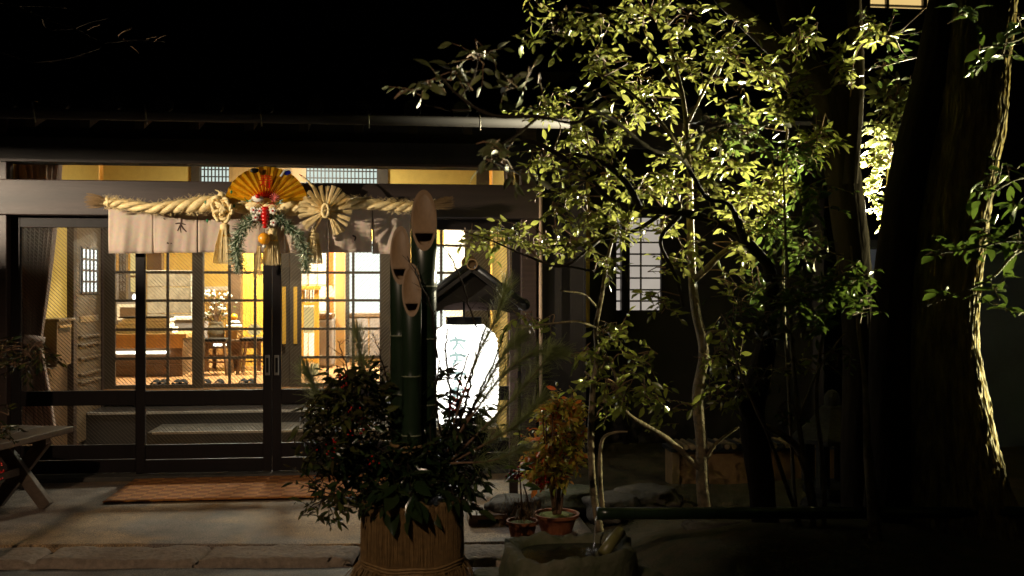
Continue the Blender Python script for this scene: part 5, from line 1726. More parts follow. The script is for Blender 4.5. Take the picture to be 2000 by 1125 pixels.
for r, h in prof:
    for k in range(nA):
        a = 2 * math.pi * k / nA
        ca, sa = math.cos(a), math.sin(a)
        q = (abs(ca) ** 3.2 + abs(sa) ** 3.2) ** (-1 / 3.2)
        x = .335 * r * q * ca; y = .26 * r * q * sa
        nzv = noise.noise(Vector((x * 5, y * 5, h * 6))) * .05 + noise.noise(Vector((x * 17, y * 17, h * 17))) * .022 + noise.noise(Vector((x * 45, y * 45, h * 45))) * .01
        f_ = 1 + (nzv * 1.6 if r > .7 else 0)
        zz = (ztop - .272) + h + (nzv * .9 if .7 < r else 0)
        vs.append((bc.x + .03 + x * f_, YBs + .02 + y * f_, zz))
for i in range(len(prof) - 1):
    for k in range(nA):
        k2 = (k + 1) % nA
        fs.append((i * nA + k, i * nA + k2, (i + 1) * nA + k2, (i + 1) * nA + k))
m = MB(); m._add(vs, fs); m.build('basin_stone', STONEM, bs, smooth=True)
zwat = ztop - .045
m = MB(); ring = []
for k in range(40):
    a = 2 * math.pi * k / 40; ca, sa = math.cos(a), math.sin(a); q = (abs(ca) ** 3.2 + abs(sa) ** 3.2) ** (-1 / 3.2)
    ring.append((bc.x + .03 + .335 * .78 * q * ca, YBs + .02 + .26 * .78 * q * sa, zwat))
m._add(ring, [tuple(range(40))]); m.build('water_surface', WATER, bs)
MB().tube([at(1178, 1082, YBs - .12), at(1195, 1058, YBs - .06), at(1212, 1038, YBs - .0)], pxm(12, YBs), 12).build('bamboo_drain', BAMBOODRY, bs, smooth=True)
# bamboo pole carrying water
YBp = 5.0
bp_ = thing('bamboo_water_pipe', tuple(at(1600, 1004, YBp)), 'long horizontal bamboo water pipe crossing the garden', 'pipe')
rr = []
pts, rad = [], []
x0_, x1_ = at(1166, 1003, YBp), at(2100, 1003, YBp)
nseg = 7
for k in range(nseg * 6 + 1):
    u = k / (nseg * 6)
    p = x0_.lerp(x1_, u); p.z = x0_.z + (at(2000, 1003, YBp).z - x0_.z) * u
    f_ = (k % 6)
    pts.append(p); rad.append(pxm(12, YBp) * (1.07 if f_ == 0 else 1.0))
MB().tube(pts, rad, 14).build('bamboo_tube', BAMBOO, bp_, smooth=True)
for px in (1330, 1760):
    c = at(px, 1030, YBp)
    0 and bx('support_stake', BARK, bp_, c.x - .02, c.x + .02, YBp + .0, YBp + .04, tz(c.x, YBp) - .05, c.z)
# falling water
wt = thing('falling_water', tuple(at(1164, 1050, YBp - .08)), 'thin stream of water falling from the bamboo pipe into the basin', 'water')
MB().tube([tuple(at(1166, 1008, YBp - .02)), tuple(at(1163, 1022, YBp - .05)), tuple(at(1161, 1045, YBp - .06)), tuple(at(1159, 1078, YBp - .07))], [.005, .0042, .0035, .003], 8, wob=.3, wsc=60).build('stream', SPLASH, wt, smooth=True)
m = MB(); random.seed(4)
for k in range(40):
    m.ball(tuple(at(1155 + random.gauss(0, 9), 1074 + random.gauss(0, 2), YBp - .1)), random.uniform(.0015, .004), 1)
m.build('droplets', SPLASH, wt, smooth=True)['kind'] = 'stuff'

rocks = [((1010, 990, 6.3), (.2, .18, .13), 'rounded pale stone behind the small terracotta pot', STONE), ((1195, 985, 6.4), (.2, .22, .12), 'dark flat stone behind the end of the bamboo pipe', STONE),
         ((1265, 990, 6.6), (.24, .2, .10), 'low brown stone beside the foot of the low wall', STONE), ((1400, 1050, 5.6), (.22, .16, .05), 'flat pale stepping stone at the slim tree foot', STONE),
         ((1120, 1000, 6.6), (.3, .2, .12), 'mossy stone behind the nandina pot', STONEM), ((1240, 1090, 4.85), (.14, .12, .09), 'mossy stone against the right of the basin', STONEM),
         ((960, 1110, 5.0), (.12, .1, .07), 'small mossy stone between straw tub and basin', STONEM)]
for i, ((px, py, Y), s_, lab, m_) in enumerate(rocks):
    c = at(px, py, Y)
    z_ = tz(c.x, Y) if c.x > 1.25 else (0 if Y > 5.7 else -.03)
    rock('stone', (c.x, Y, z_ + s_[2] * .45), s_, lab, m_, 'stone', seed=i * 3.1, flat=.6)
# low step boards behind the tub
sb = thing('wooden_step', (at(950, 990, 6.1).x, 6.2, 0), 'low wooden step board between the tub and the pots', 'step')
bx('tread', WOODM, sb, at(915, 990, 6.2).x, at(990, 990, 6.2).x, 6.1, 6.4, .05, .08)
for px in (922, 980):
    c = at(px, 990, 6.25).x
    bx('leg', WOODM, sb, c - .03, c + .03, 6.13, 6.37, 0, .049)

# ------------------------------------------------------------------ low wall with round tile ends
YLw = 7.3
lw = thing('low_garden_wall', (at(1480, 960, YLw).x, YLw, -.1), 'low plastered garden wall capped with round ended tiles', 'wall')
lx0, lx1 = at(1315, 900, YLw).x, at(1680, 900, YLw).x
zc_ = at(1420, 880, YLw).z
bx('wall_body', mat('ochre_plaster', srgb(120, 92, 58), .95, var=.3, scale=6, bump=.2), lw, lx0, lx1, YLw, YLw + .18, -.25, zc_)
bx('corner_post', mat('pale_plaster', srgb(150, 122, 84), .95, var=.2), lw, lx0 - .012, lx0 + .05, YLw - .012, YLw + .192, -.25, zc_ - .002)
cp = MB().prism([(0, 0)], 0, 0) if False else None
capb = bx('cap', TILE, lw, lx0 - .03, lx1 + .03, YLw - .05, YLw + .23, zc_ + .001, zc_ + .03)
n_ = 28
CLAY = mat('grey_tan_clay', srgb(120, 104, 78), .8, var=.3)
for k in range(n_):
    x = lx0 + (lx1 - lx0) * (k + .5) / n_
    MB().lathe((x, YLw - .075, zc_ + .042), [(.021, 0), (.023, .006), (.023, .3)], 12, 'Y').build('round_tile', CLAY if k % 3 else TILE, capb, smooth=False)

# stone lantern in the shade of the trunks
YSl = 6.3
sc_ = at(1625, 950, YSl)
DSTONE = mat('shade_darkened_stone', srgb(40, 38, 34), .95, var=.4, scale=12, bump=.6)  # stone made darker so the shade on the lantern sits in its colour
sl = thing('stone_lantern', (sc_.x, YSl, tz(sc_.x, YSl)), 'squat stone lantern half hidden behind the twisted stems', 'lantern')
zb_ = tz(sc_.x, YSl) - .05
zf0, zf1, zr = at(1625, 945, YSl).z, at(1625, 860, YSl).z, at(1625, 800, YSl).z
MB().lathe((sc_.x, YSl, 0), [(.22, zb_), (.2, zb_ + .06), (.12, zb_ + .1), (.11, zf0 - .08)], 16).build('pedestal', DSTONE, sl, smooth=True)
MB().lathe((sc_.x, YSl, 0), [(.17, zf0 - .079), (.21, zf0 - .04), (.21, zf0 - .001)], 6).build('platform', DSTONE, sl)
for k in range(4):
    a = math.pi / 4 + k * math.pi / 2
    x, y = sc_.x + .17 * math.cos(a), YSl + .17 * math.sin(a)
    bx('fire_box_post', DSTONE, sl, x - .035, x + .035, y - .035, y + .035, zf0, zf1)
MB().lathe((sc_.x, YSl, 0), [(.3, zf1 + .001), (.3, zf1 + .03), (.2, zf1 + .1), (.08, zr + .02), (.05, zr + .03)], 6).build('roof_stone', DSTONE, sl)
MB().ball((sc_.x, YSl, zr + .07), .055, 2, (1, 1, 1.25)).build('finial', DSTONE, sl, smooth=True)

# ------------------------------------------------------------------ neighbouring house and wall far right
YNb = 12.5
nb_ = thing('neighbour_house', (7.5, YNb + 1, 0), 'dark neighbouring house with one lit amber window above', 'house')
wx0, wx1 = at(1700, 0, YNb).x, at(1836, 0, YNb).x
wz0 = at(1770, 19, YNb).z
wz1 = wz0 + 1.0
def nbx(n, m, x0, x1, z0, z1, y0=YNb, y1=YNb + .2): return bx(n, m, nb_, x0, x1, y0, y1, z0, z1, 0)
nbx('wall', EAVEBLK, 3.2, wx0, -.1, wz1 + .8); nbx('wall', EAVEBLK, wx1, 12, -.1, wz1 + .8); nbx('wall', EAVEBLK, wx0, wx1, -.1, wz0); nbx('wall', EAVEBLK, wx0, wx1, wz1, wz1 + .8)
w_ = nbx('window', E_WIN, wx0, wx1, wz0, wz1, YNb + .1, YNb + .12)
nb2 = bx('window_frame', WOODDARK, w_, wx1 - .07, wx1 - .03, YNb + .03, YNb + .09, wz0, wz1)
bx('window_frame', WOODDARK, w_, (wx0 + wx1) / 2 + .28, (wx0 + wx1) / 2 + .34, YNb + .03, YNb + .09, wz0, wz1)
bx('window_frame', WOODDARK, w_, wx0, wx1, YNb + .03, YNb + .09, wz0 + .055, wz0 + .075)
bx('window_frame', WOODDARK, w_, wx0 + .25, wx0 + .29, YNb + .031, YNb + .089, wz0, wz1)
bx('window_sill', WOODDARK, w_, wx0 - .05, wx1 + .05, YNb - .06, YNb - .001, wz0 - .06, wz0)
MB().bar((3.0, YNb - .5, wz1 + .9), (12, YNb - .5, wz1 + .9), 1.2, .1).build('roof', TILE, nb_)
gw = thing('garden_wall', (5.2, 8.0, 0), 'blue grey rendered wall right of the old tree trunk', 'wall')
bx('wall_face', WALLBLUE, gw, 4.3, 8.5, 8.6, 8.75, -.1, 1.9, 0)
bx('coping', TILE, gw, 4.25, 8.5, 8.55, 8.8, 1.901, 1.98)

# ------------------------------------------------------------------ trees
random.seed(51)
# slim tree with the bright trunk
Y1 = 5.6
b1 = at(1385, 1085, Y1)
t1 = Plant('slim_evergreen_tree', (b1.x, Y1, tz(b1.x, Y1)), 'slim evergreen with a pale straight trunk lit from the right', 'tree', L_TREE, 300)
t1.dens, t1.lsc = 1.25, 1.08
t1.branch([(1388, 1115, Y1, 18), (1384, 1060, Y1, 15), (1373, 950, Y1, 13), (1370, 860, Y1, 12), (1363, 770, Y1, 11.5), (1375, 690, Y1, 10.5), (1360, 610, Y1, 10), (1352, 540, Y1, 8), (1348, 430, Y1, 7), (1346, 330, Y1 - .1, 5.5), (1335, 200, Y1 - .1, 4.5), (1310, 90, Y1 - .1, 3.5), (1290, -30, Y1 - .1, 2.5)], 'trunk', 16, .1, 12, 12)
t1.branch([(1354, 548, Y1, 7), (1385, 520, Y1 - .1, 6.5), (1410, 495, Y1 - .15, 5.5), (1440, 476, Y1 - .2, 5), (1500, 450, Y1 - .3, 3)])
t1.branch([(1375, 925, Y1, 6), (1330, 880, Y1 - .05, 5.5), (1290, 848, Y1 - .1, 5), (1230, 812, Y1 - .15, 4.5), (1212, 780, Y1 - .15, 4), (1204, 740, Y1 - .15, 3), (1190, 700, Y1 - .15, 2)])
t1.branch([(1376, 905, Y1, 4), (1395, 870, Y1 - .05, 3.5), (1430, 842, Y1 - .1, 3), (1450, 830, Y1 - .1, 2)])
t1.branch([(1378, 690, Y1, 4), (1385, 650, Y1 - .1, 3.5), (1440, 652, Y1 - .2, 3), (1480, 670, Y1 - .25, 2)])
t1.branch([(1348, 330, Y1 - .1, 4), (1300, 250, Y1 - .2, 3.5), (1230, 180, Y1 - .2, 3), (1160, 140, Y1 - .2, 2)])
t1.branch([(1335, 190, Y1 - .1, 3), (1260, 90, Y1 - .2, 2.6), (1160, 30, Y1 - .2, 2), (1080, 20, Y1 - .2, 1.5)])
t1.branch([(1340, 250, Y1 - .1, 3), (1400, 130, Y1 - .1, 2.6), (1460, 60, Y1, 2)])
for (px, py, rx, ry, n) in ((1085, 60, 55, 45, 10), (1170, 30, 60, 40, 13), (1260, 30, 60, 45, 15), (1340, 30, 50, 40, 11), (1190, 120, 45, 40, 8), (1250, 150, 55, 50, 12), (1160, 100, 40, 40, 6), (1330, 130, 60, 60, 9),
                            (1290, 210, 60, 40, 9), (1220, 230, 50, 40, 9), (1400, 310, 70, 35, 16), (1330, 290, 60, 40, 12), (1430, 60, 50, 60, 8), (1440, 180, 50, 60, 7), (1060, 20, 30, 30, 5)):
    t1.cluster(px, py, Y1 + random.uniform(-.25, .25), rx, ry, n, .062, .18, 7, br=1.6)
for (px, py, rx, ry, n) in ((1440, 560, 40, 40, 6), (1430, 640, 40, 20, 4), (1270, 770, 50, 40, 9), (1240, 700, 50, 40, 9), (1200, 760, 40, 40, 7), (1310, 800, 40, 30, 5), (1420, 720, 60, 40, 9), (1460, 500, 40, 30, 5)):
    t1.cluster(px, py, Y1 + random.uniform(-.3, .05), rx, ry, n, .07, .18, 6, br=1.6, droop=.6)
t1.finish()

# spreading tree with crooked dark stem
random.seed(52)
Y2 = 5.35
b2 = at(1500, 1110, Y2)
t2 = Plant('crooked_evergreen_tree', (b2.x, Y2, tz(b2.x, Y2)), 'crooked dark evergreen whose long bough arches over the pots', 'tree', L_TREE, 300, barkm=BARK)
t2.dens, t2.lsc = 1.2, 1.08
t2.branch([(1515, 1130, Y2, 34), (1500, 1050, Y2, 28), (1488, 960, Y2, 25), (1478, 880, Y2, 24), (1470, 810, Y2, 26), (1482, 740, Y2, 22), (1500, 660, Y2, 16), (1508, 580, Y2, 13), (1500, 520, Y2, 12), (1455, 470, Y2, 10), (1400, 435, Y2, 8.5), (1330, 415, Y2 - .1, 7.5), (1250, 408, Y2 - .15, 6.5), (1190, 388, Y2 - .2, 5.5), (1130, 330, Y2 - .25, 6), (1060, 285, Y2 - .3, 4.5), (1000, 270, Y2 - .3, 3)], 'trunk', 18, .3, 9, 10)
t2.branch([(1470, 830, Y2, 14), (1448, 770, Y2 - .1, 11), (1430, 720, Y2 - .12, 7), (1400, 690, Y2 - .15, 4)], wob=.3)
t2.branch([(1250, 408, Y2 - .15, 7), (1225, 360, Y2 - .2, 6), (1180, 320, Y2 - .25, 5), (1120, 300, Y2 - .3, 3)])
t2.branch([(1300, 412, Y2 - .1, 5), (1240, 450, Y2 - .1, 4), (1160, 470, Y2 - .15, 3), (1080, 480, Y2 - .2, 2.2)])
t2.branch([(1330, 418, Y2 - .1, 5), (1290, 470, Y2 - .1, 4), (1320, 540, Y2 - .1, 3.5), (1335, 600, Y2 - .1, 2.5)])
t2.branch([(1170, 470, Y2 - .15, 3), (1100, 520, Y2 - .3, 2.6), (1030, 500, Y2 - .35, 2), (960, 470, Y2 - .4, 1.5), (900, 450, Y2 - .4, 1)])
t2.branch([(1160, 530, Y2 - .1, 2.4), (1110, 520, Y2 - .15, 2), (1060, 512, Y2 - .2, 1.6)])
for (px, py, rx, ry, n) in ((1060, 220, 50, 40, 9), (1110, 200, 60, 40, 11), (1130, 270, 60, 50, 14), (1200, 290, 60, 40, 12), (1070, 310, 50, 40, 10), (1120, 350, 60, 40, 14), (1190, 350, 50, 40, 12), (1250, 360, 60, 40, 14), (1310, 360, 50, 40, 11), (1380, 380, 50, 35, 10),
                            (1080, 400, 45, 40, 10), (1150, 420, 60, 40, 14), (1220, 430, 60, 40, 14), (1290, 440, 50, 40, 9), (1130, 470, 60, 30, 11), (1030, 440, 40, 35, 7), (1180, 510, 40, 30, 6), (1060, 480, 50, 25, 8), (960, 470, 45, 22, 7), (905, 465, 30, 15, 4), (1000, 460, 40, 25, 6),
                            (1310, 520, 40, 40, 6), (1290, 590, 50, 30, 7), (1350, 480, 40, 40, 6)):
    t2.cluster(px, py, Y2 + random.uniform(-.35, .3), rx, ry, n, .054, .16, 7, br=1.5)
for (px, py, rx, ry, n) in ((1440, 760, 50, 30, 6), (1400, 770, 50, 30, 6), (1420, 690, 40, 30, 5)):
    t2.cluster(px, py, Y2 - .15, rx, ry, n, .055, .16, 6, br=1.6)
t2.nobj = 300
# dim bough nearer the viewer, top middle
Y10 = 4.0
t2.branch([(1455, 470, Y2, 8), (1425, 400, Y2 - .4, 5), (1380, 385, Y2 - .6, 4.4), (1330, 310, Y2 - .9, 3.6), (1270, 290, Y2 - 1.1, 3.2), (1180, 225, Y10, 3.2), (1120, 240, Y10, 3), (1050, 228, Y10, 3), (960, 225, Y10, 3.5), (900, 190, Y10, 2.6), (860, 150, Y10, 2)], wob=.5, wsc=22)
t2.branch([(920, 215, Y10, 2.4), (880, 215, Y10, 2), (830, 205, Y10, 1.3)])
t2.branch([(900, 190, Y10, 2), (925, 150, Y10, 1.6), (935, 110, Y10, 1)])
t2.branch([(1050, 230, Y10, 3), (1000, 270, Y10, 2.4), (960, 290, Y10, 1.6)])
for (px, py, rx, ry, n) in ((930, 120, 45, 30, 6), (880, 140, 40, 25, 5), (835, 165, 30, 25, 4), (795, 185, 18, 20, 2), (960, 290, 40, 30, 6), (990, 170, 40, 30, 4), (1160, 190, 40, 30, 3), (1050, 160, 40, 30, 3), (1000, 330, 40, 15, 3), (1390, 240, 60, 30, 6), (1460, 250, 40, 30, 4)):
    t2.cluster(px, py, Y10, rx, ry, n, .062, .14, 5, .95, depth=.15, br=1.2, droop=.7, connect=False, m=L_DIM)
t2.finish()

# thin double stemmed shrub
random.seed(53)
Y3 = 5.45
b3 = at(1165, 1030, Y3)
t3 = Plant('thin_stemmed_shrub', (b3.x, Y3, tz(b3.x, Y3)), 'thin double stemmed shrub with green leaves beside the nandina', 'shrub', L_TREE, 220)
t3.dens, t3.lsc = 1.1, 1.05
t3.branch([(1172, 1040, Y3, 8), (1160, 960, Y3, 7.5), (1154, 860, Y3, 7), (1158, 760, Y3, 6), (1166, 690, Y3, 5.5), (1164, 640, Y3, 5), (1175, 580, Y3, 4), (1188, 500, Y3, 3.5), (1205, 440, Y3, 2.5)], 'trunk', 10)
t3.branch([(1178, 1010, Y3, 5), (1172, 920, Y3, 4.5), (1176, 860, Y3, 3.5), (1200, 845, Y3 - .05, 2.4), (1225, 843, Y3 - .1, 1.6)])
t3.branch([(1164, 640, Y3, 2.6), (1130, 628, Y3 - .1, 2.2), (1080, 632, Y3 - .15, 2), (1010, 640, Y3 - .2, 1.3)])
t3.branch([(1166, 600, Y3, 2.2), (1140, 575, Y3 - .1, 2), (1095, 568, Y3 - .15, 1.4)])
for (px, py, rx, ry, n) in ((1180, 650, 40, 30, 7), (1140, 690, 40, 30, 7), (1190, 700, 45, 35, 8), (1150, 740, 40, 30, 6), (1200, 760, 40, 40, 6), (1060, 625, 40, 12, 4), (1020, 622, 30, 10, 3), (1210, 640, 40, 30, 6), (1180, 790, 40, 30, 4)):
    t3.cluster(px, py, Y3 + random.uniform(-.2, .15), rx, ry, n, .062, .15, 6, br=1.3, droop=.6)
t3.finish()

# old tree group: thick furrowed trunk, leaning trunk, forked dark trunk
random.seed(54)
def bigtrunk(parent, rows, name, n=72, sub=16, amp=.055, m=BARKBIG, fq=12):
    rr = spline(rows, sub)
    pts = [at(r[0], r[1], r[2]) for r in rr]; rad = [pxm(r[3], r[2]) for r in rr]
    vs = []
    for p, r in zip(pts, rad):
        for k in range(n):
            a = 2 * math.pi * k / n
            ca, sa = math.cos(a), math.sin(a)
            q = Vector((ca * 2.2, sa * 2.2, p.z * .35 + parent.location.x))
            rid = noise.noise(Vector((ca * fq, sa * fq, p.z * fq * .13)))
            rid2 = noise.noise(Vector((ca * fq * 2.2, sa * fq * 2.2, p.z * fq * .7)))
            lob = noise.noise(q)
            f = 1 + .05 * lob + amp * (1 - abs(rid) * 2) + amp * .9 * rid2
            vs.append(p + Vector((ca * r * f, sa * r * f, 0)))
    fs = []
    for i in range(len(pts) - 1):
        for k in range(n):
            k2 = (k + 1) % n
            fs.append((i * n + k, i * n + k2, (i + 1) * n + k2, (i + 1) * n + k))
    mb = MB(); mb._add(vs, fs)
    return mb.build(name, m, parent, smooth=True)
Y5 = 5.3
b5 = at(1860, 1130, Y5)
old = Plant('old_tree', (b5.x, Y5, tz(b5.x, Y5)), 'massive old tree with furrowed bark flaring at its foot', 'tree', L_GLOSS, 200, barkm=BARKBIG)
bigtrunk(old.root, [(1880, 1300, Y5, 190), (1872, 1150, Y5, 165), (1866, 1060, Y5, 135), (1858, 980, Y5, 117), (1846, 880, Y5, 98), (1838, 780, Y5, 86), (1830, 680, Y5, 76), (1836, 580, Y5, 72), (1848, 460, Y5, 74), (1862, 350, Y5, 76), (1880, 250, Y5, 78), (1892, 120, Y5, 76), (1910, -40, Y5, 76), (1930, -260, Y5, 70)], 'trunk', 280, 44, .05, BARKBIG, 24)
old.skel = [at(1880, -40, Y5), at(1900, 100, Y5)]
old.cluster(1760, 60, Y5 + .6, 60, 50, 8, .06, .2, 6)
old.cluster(1720, 130, Y5 + .7, 50, 50, 6, .06, .2, 6)
old.finish()
Y6 = 5.3
b6 = at(1725, 1130, Y6)
lean = Plant('leaning_tree', (b6.x, Y6, tz(b6.x, Y6)), 'dark leaning trunk crossing in front of the old tree', 'tree', L_GLOSS, 200, barkm=BARK)
lean.dens, lean.lsc = 2.0, 1.1
bigtrunk(lean.root, [(1700, 1240, Y6, 70), (1722, 1120, Y6, 56), (1735, 1000, Y6, 48), (1738, 850, Y6, 44), (1738, 700, Y6, 40), (1742, 580, Y6, 38), (1755, 450, Y6, 37), (1782, 300, Y6, 38), (1818, 160, Y6, 38), (1850, 0, Y6, 36), (1880, -160, Y6, 34)], 'trunk', 48, 14, .04, BARK)
lean.skel = [at(1740, 650, Y6), at(1745, 500, Y6)]
lean.branch([(1735, 640, Y6, 3), (1690, 560, Y6 - .2, 3), (1620, 560, Y6 - .3, 2.4), (1540, 600, Y6 - .4, 1.6)], m=BARK)
for (px, py, rx, ry, n) in ((1610, 560, 60, 30, 11), (1550, 590, 40, 25, 7), (1670, 540, 40, 25, 6), (1690, 590, 30, 20, 3), (1600, 620, 40, 20, 4)):
    lean.cluster(px, py, Y6 - .5, rx, ry, n, .065, .17, 7, .85, br=1.6)
lean.finish()
Y7 = 5.75
b7 = at(1660, 1080, Y7)
fork = Plant('forked_tree', (b7.x, Y7, tz(b7.x, Y7)), 'forked dark tree with a heavy bough reaching up over the garden', 'tree', L_GLOSS, 280, barkm=BARK)
fork.dens, fork.lsc = 2.5, 1.12
bigtrunk(fork.root, [(1690, 1180, Y7, 44), (1680, 1050, Y7, 36), (1676, 900, Y7, 33), (1678, 700, Y7, 32), (1672, 560, Y7, 32), (1656, 420, Y7, 34), (1640, 300, Y7, 36), (1622, 200, Y7, 40), (1565, 130, Y7, 38), (1490, 60, Y7, 34), (1410, -20, Y7, 30), (1340, -120, Y7, 26)], 'trunk', 44, 12, .05, BARK)
bigtrunk(fork.root, [(1640, 330, Y7 + .1, 24), (1600, 180, Y7 + .1, 24), (1555, 60, Y7 + .15, 24), (1520, -60, Y7 + .2, 22)], 'bough', 32, 12, .05, BARK)
bigtrunk(fork.root, [(1660, 360, Y7 - .1, 15), (1668, 240, Y7 - .1, 16), (1672, 120, Y7 - .1, 15), (1668, 0, Y7 - .1, 14), (1665, -80, Y7 - .1, 13)], 'bough', 28, 12, .05, BARK)
# thin creepers climbing the dark trunks
for rows in ([(1560, 1080, Y7 - .5, 5), (1550, 940, Y7 - .4, 4), (1540, 760, Y7 - .35, 3), (1530, 560, Y7 - .3, 3), (1534, 380, Y7 - .3, 2.4), (1540, 180, Y7 - .3, 2)], [(1600, 1060, Y7 - .4, 10), (1570, 900, Y7 - .4, 9), (1530, 850, Y7 - .4, 7), (1490, 830, Y7 - .35, 5)],
             [(1712, 1120, Y6 - .48, 14), (1705, 980, Y6 - .46, 12), (1695, 880, Y6 - .44, 9), (1690, 760, Y6 - .4, 5), (1672, 600, Y6 - .22, 3), (1662, 480, Y6 - .22, 2)]):
    fork.branch(rows, 'creeper_stem', 8, .25, 14, 8, BARKSM)
fork.skel += [at(1640, 300, Y7 - .1), at(1560, 130, Y7 - .1), at(1660, 200, Y7 - .1)]
for (px, py, rx, ry, n) in ((1540, 200, 50, 60, 8), (1560, 300, 50, 40, 9), (1600, 270, 40, 30, 8), (1510, 360, 50, 40, 8), (1460, 260, 60, 50, 9), (1500, 140, 40, 50, 7), (1470, 390, 60, 40, 8), (1560, 80, 40, 50, 6), (1420, 110, 50, 50, 6), (1640, 120, 40, 50, 5), (1520, 440, 50, 40, 5), (1450, 440, 40, 30, 5), (1700, 60, 40, 40, 5), (1600, 380, 50, 40, 5), (1560, 480, 50, 40, 5), (1480, 560, 40, 40, 4)):
    fork.cluster(px, py, Y7 - .4 + random.uniform(-.2, .2), rx, ry, n, .062, .18, 7, .85, br=1.6, droop=.5, m=random.choice((L_TREE, L_GLOSS, L_TREE)))
fork.finish()

# several thin upright stems with dim leaves fill the gap under the big boughs
random.seed(60)
Ya = 5.15
ba = at(1585, 1110, Ya)
ta = Plant('slender_understory_tree', (ba.x, Ya, tz(ba.x, Ya)), 'slender many stemmed evergreen filling the gap before the forked trunk', 'tree', L_GLOSS, 280, barkm=BARKSM)
ta.dens, ta.lsc = 1.5, 1.0
for rows in ([(1600, 1110, Ya, 7), (1580, 960, Ya, 6), (1560, 820, Ya, 5), (1545, 650, Ya, 4), (1535, 480, Ya, 3), (1530, 330, Ya, 2)], [(1605, 1110, Ya, 6), (1610, 940, Ya, 5), (1595, 780, Ya, 4), (1610, 640, Ya, 3), (1640, 500, Ya, 2)],
             [(1590, 1110, Ya, 5), (1540, 960, Ya, 4.5), (1500, 850, Ya - .1, 3.6), (1450, 740, Ya - .1, 2.6), (1420, 640, Ya - .1, 1.8)], [(1560, 820, Ya, 3), (1600, 720, Ya - .1, 2.4), (1650, 650, Ya - .15, 1.6)],
             [(1545, 650, Ya, 2.6), (1490, 590, Ya - .1, 2), (1440, 560, Ya - .1, 1.4)]):
    ta.branch(rows, 'stem', 8, .2, 16)
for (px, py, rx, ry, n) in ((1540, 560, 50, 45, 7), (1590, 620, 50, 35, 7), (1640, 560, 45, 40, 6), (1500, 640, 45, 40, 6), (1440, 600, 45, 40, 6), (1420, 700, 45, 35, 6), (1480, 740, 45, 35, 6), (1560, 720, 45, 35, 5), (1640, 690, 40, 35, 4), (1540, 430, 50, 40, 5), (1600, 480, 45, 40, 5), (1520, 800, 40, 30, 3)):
    ta.cluster(px, py, Ya + random.uniform(-.2, .2), rx, ry, n, .06, .17, 6, .85, br=1.3, droop=.5, m=random.choice((L_GLOSS, L_TREE, L_DIM)))
ta.finish()

# pale leaved shrub seen between the trunks, near the lamp
random.seed(55)
Y8 = 6.7
b8 = at(1740, 700, Y8)
t8 = Plant('pale_leaved_shrub', (b8.x, Y8, tz(b8.x, Y8)), 'pale leaved shrub brightly lit between the leaning trunks', 'shrub', L_PALE, 200)
t8.dens, t8.lsc = 1.3, 1.0
t8.branch([(1742, 950, Y8, 8), (1738, 700, Y8, 7), (1730, 500, Y8, 5), (1735, 350, Y8, 3.5), (1745, 200, Y8, 2)], 'trunk', 8)
t8.branch([(1732, 560, Y8, 3), (1760, 480, Y8, 2.4), (1780, 380, Y8, 1.8)])
for (px, py, rx, ry, n) in ((1735, 190, 40, 35, 12), (1720, 250, 30, 40, 11), (1760, 220, 30, 40, 9), (1715, 320, 28, 35, 8), (1710, 370, 25, 30, 7), (1745, 290, 30, 35, 7), (1720, 410, 25, 20, 4), (1745, 160, 50, 30, 7)):
    t8.cluster(px, py, Y8, rx, ry, n, .085, .2, 6, 1.25, br=2, flat=.8)
t8.finish()

# camellia branches coming in from the right, close to the viewer
random.seed(56)
Y9 = 4.2
b9 = at(2150, 1300, Y9)
t9 = Plant('camellia_bush', (b9.x, Y9, -.1), 'camellia with big glossy leaves reaching in before the old trunk', 'shrub', L_GLOSS, 200)
t9.dens, t9.lsc = 1.3, 1.1
t9.branch([(2160, 1250, Y9, 14), (2150, 900, Y9, 12), (2140, 600, Y9, 10), (2120, 300, Y9, 8), (2090, 50, Y9, 6)], 'trunk', 10)
t9.branch([(2140, 600, Y9, 6), (2060, 480, Y9, 4.5), (1990, 490, Y9, 3.5), (1940, 540, Y9 - .05, 2.6), (1880, 570, Y9 - .1, 2), (1800, 600, Y9 - .1, 1.3)])
t9.branch([(2120, 330, Y9, 5), (2040, 340, Y9, 3.5), (1985, 350, Y9, 2.6), (1930, 380, Y9, 1.6)])
t9.branch([(2110, 120, Y9, 4), (2040, 60, Y9, 3), (1980, 80, Y9, 2.4), (1910, 95, Y9, 1.4)])
t9.branch([(2060, 480, Y9, 3), (1980, 470, Y9 - .1, 2.4), (1900, 485, Y9 - .15, 2), (1830, 495, Y9 - .2, 1.4)])
for (px, py, rx, ry, n) in ((1960, 90, 35, 25, 4), (1930, 110, 25, 15, 2), (1900, 20, 30, 20, 3), (1975, 330, 30, 20, 4), (1945, 365, 30, 20, 3), (1980, 410, 25, 20, 3), (1940, 460, 40, 15, 4), (1880, 480, 35, 12, 3), (1830, 490, 25, 10, 2), (1990, 470, 25, 25, 4), (1930, 560, 30, 18, 3), (1985, 610, 20, 15, 2), (1880, 570, 30, 12, 2), (1990, 30, 25, 25, 3)):
    t9.cluster(px, py, Y9, rx, ry, n, .075, .14, 5, 1.1, depth=.12, br=1.4, droop=.5, connect=False, flat=.45)
t9.finish()

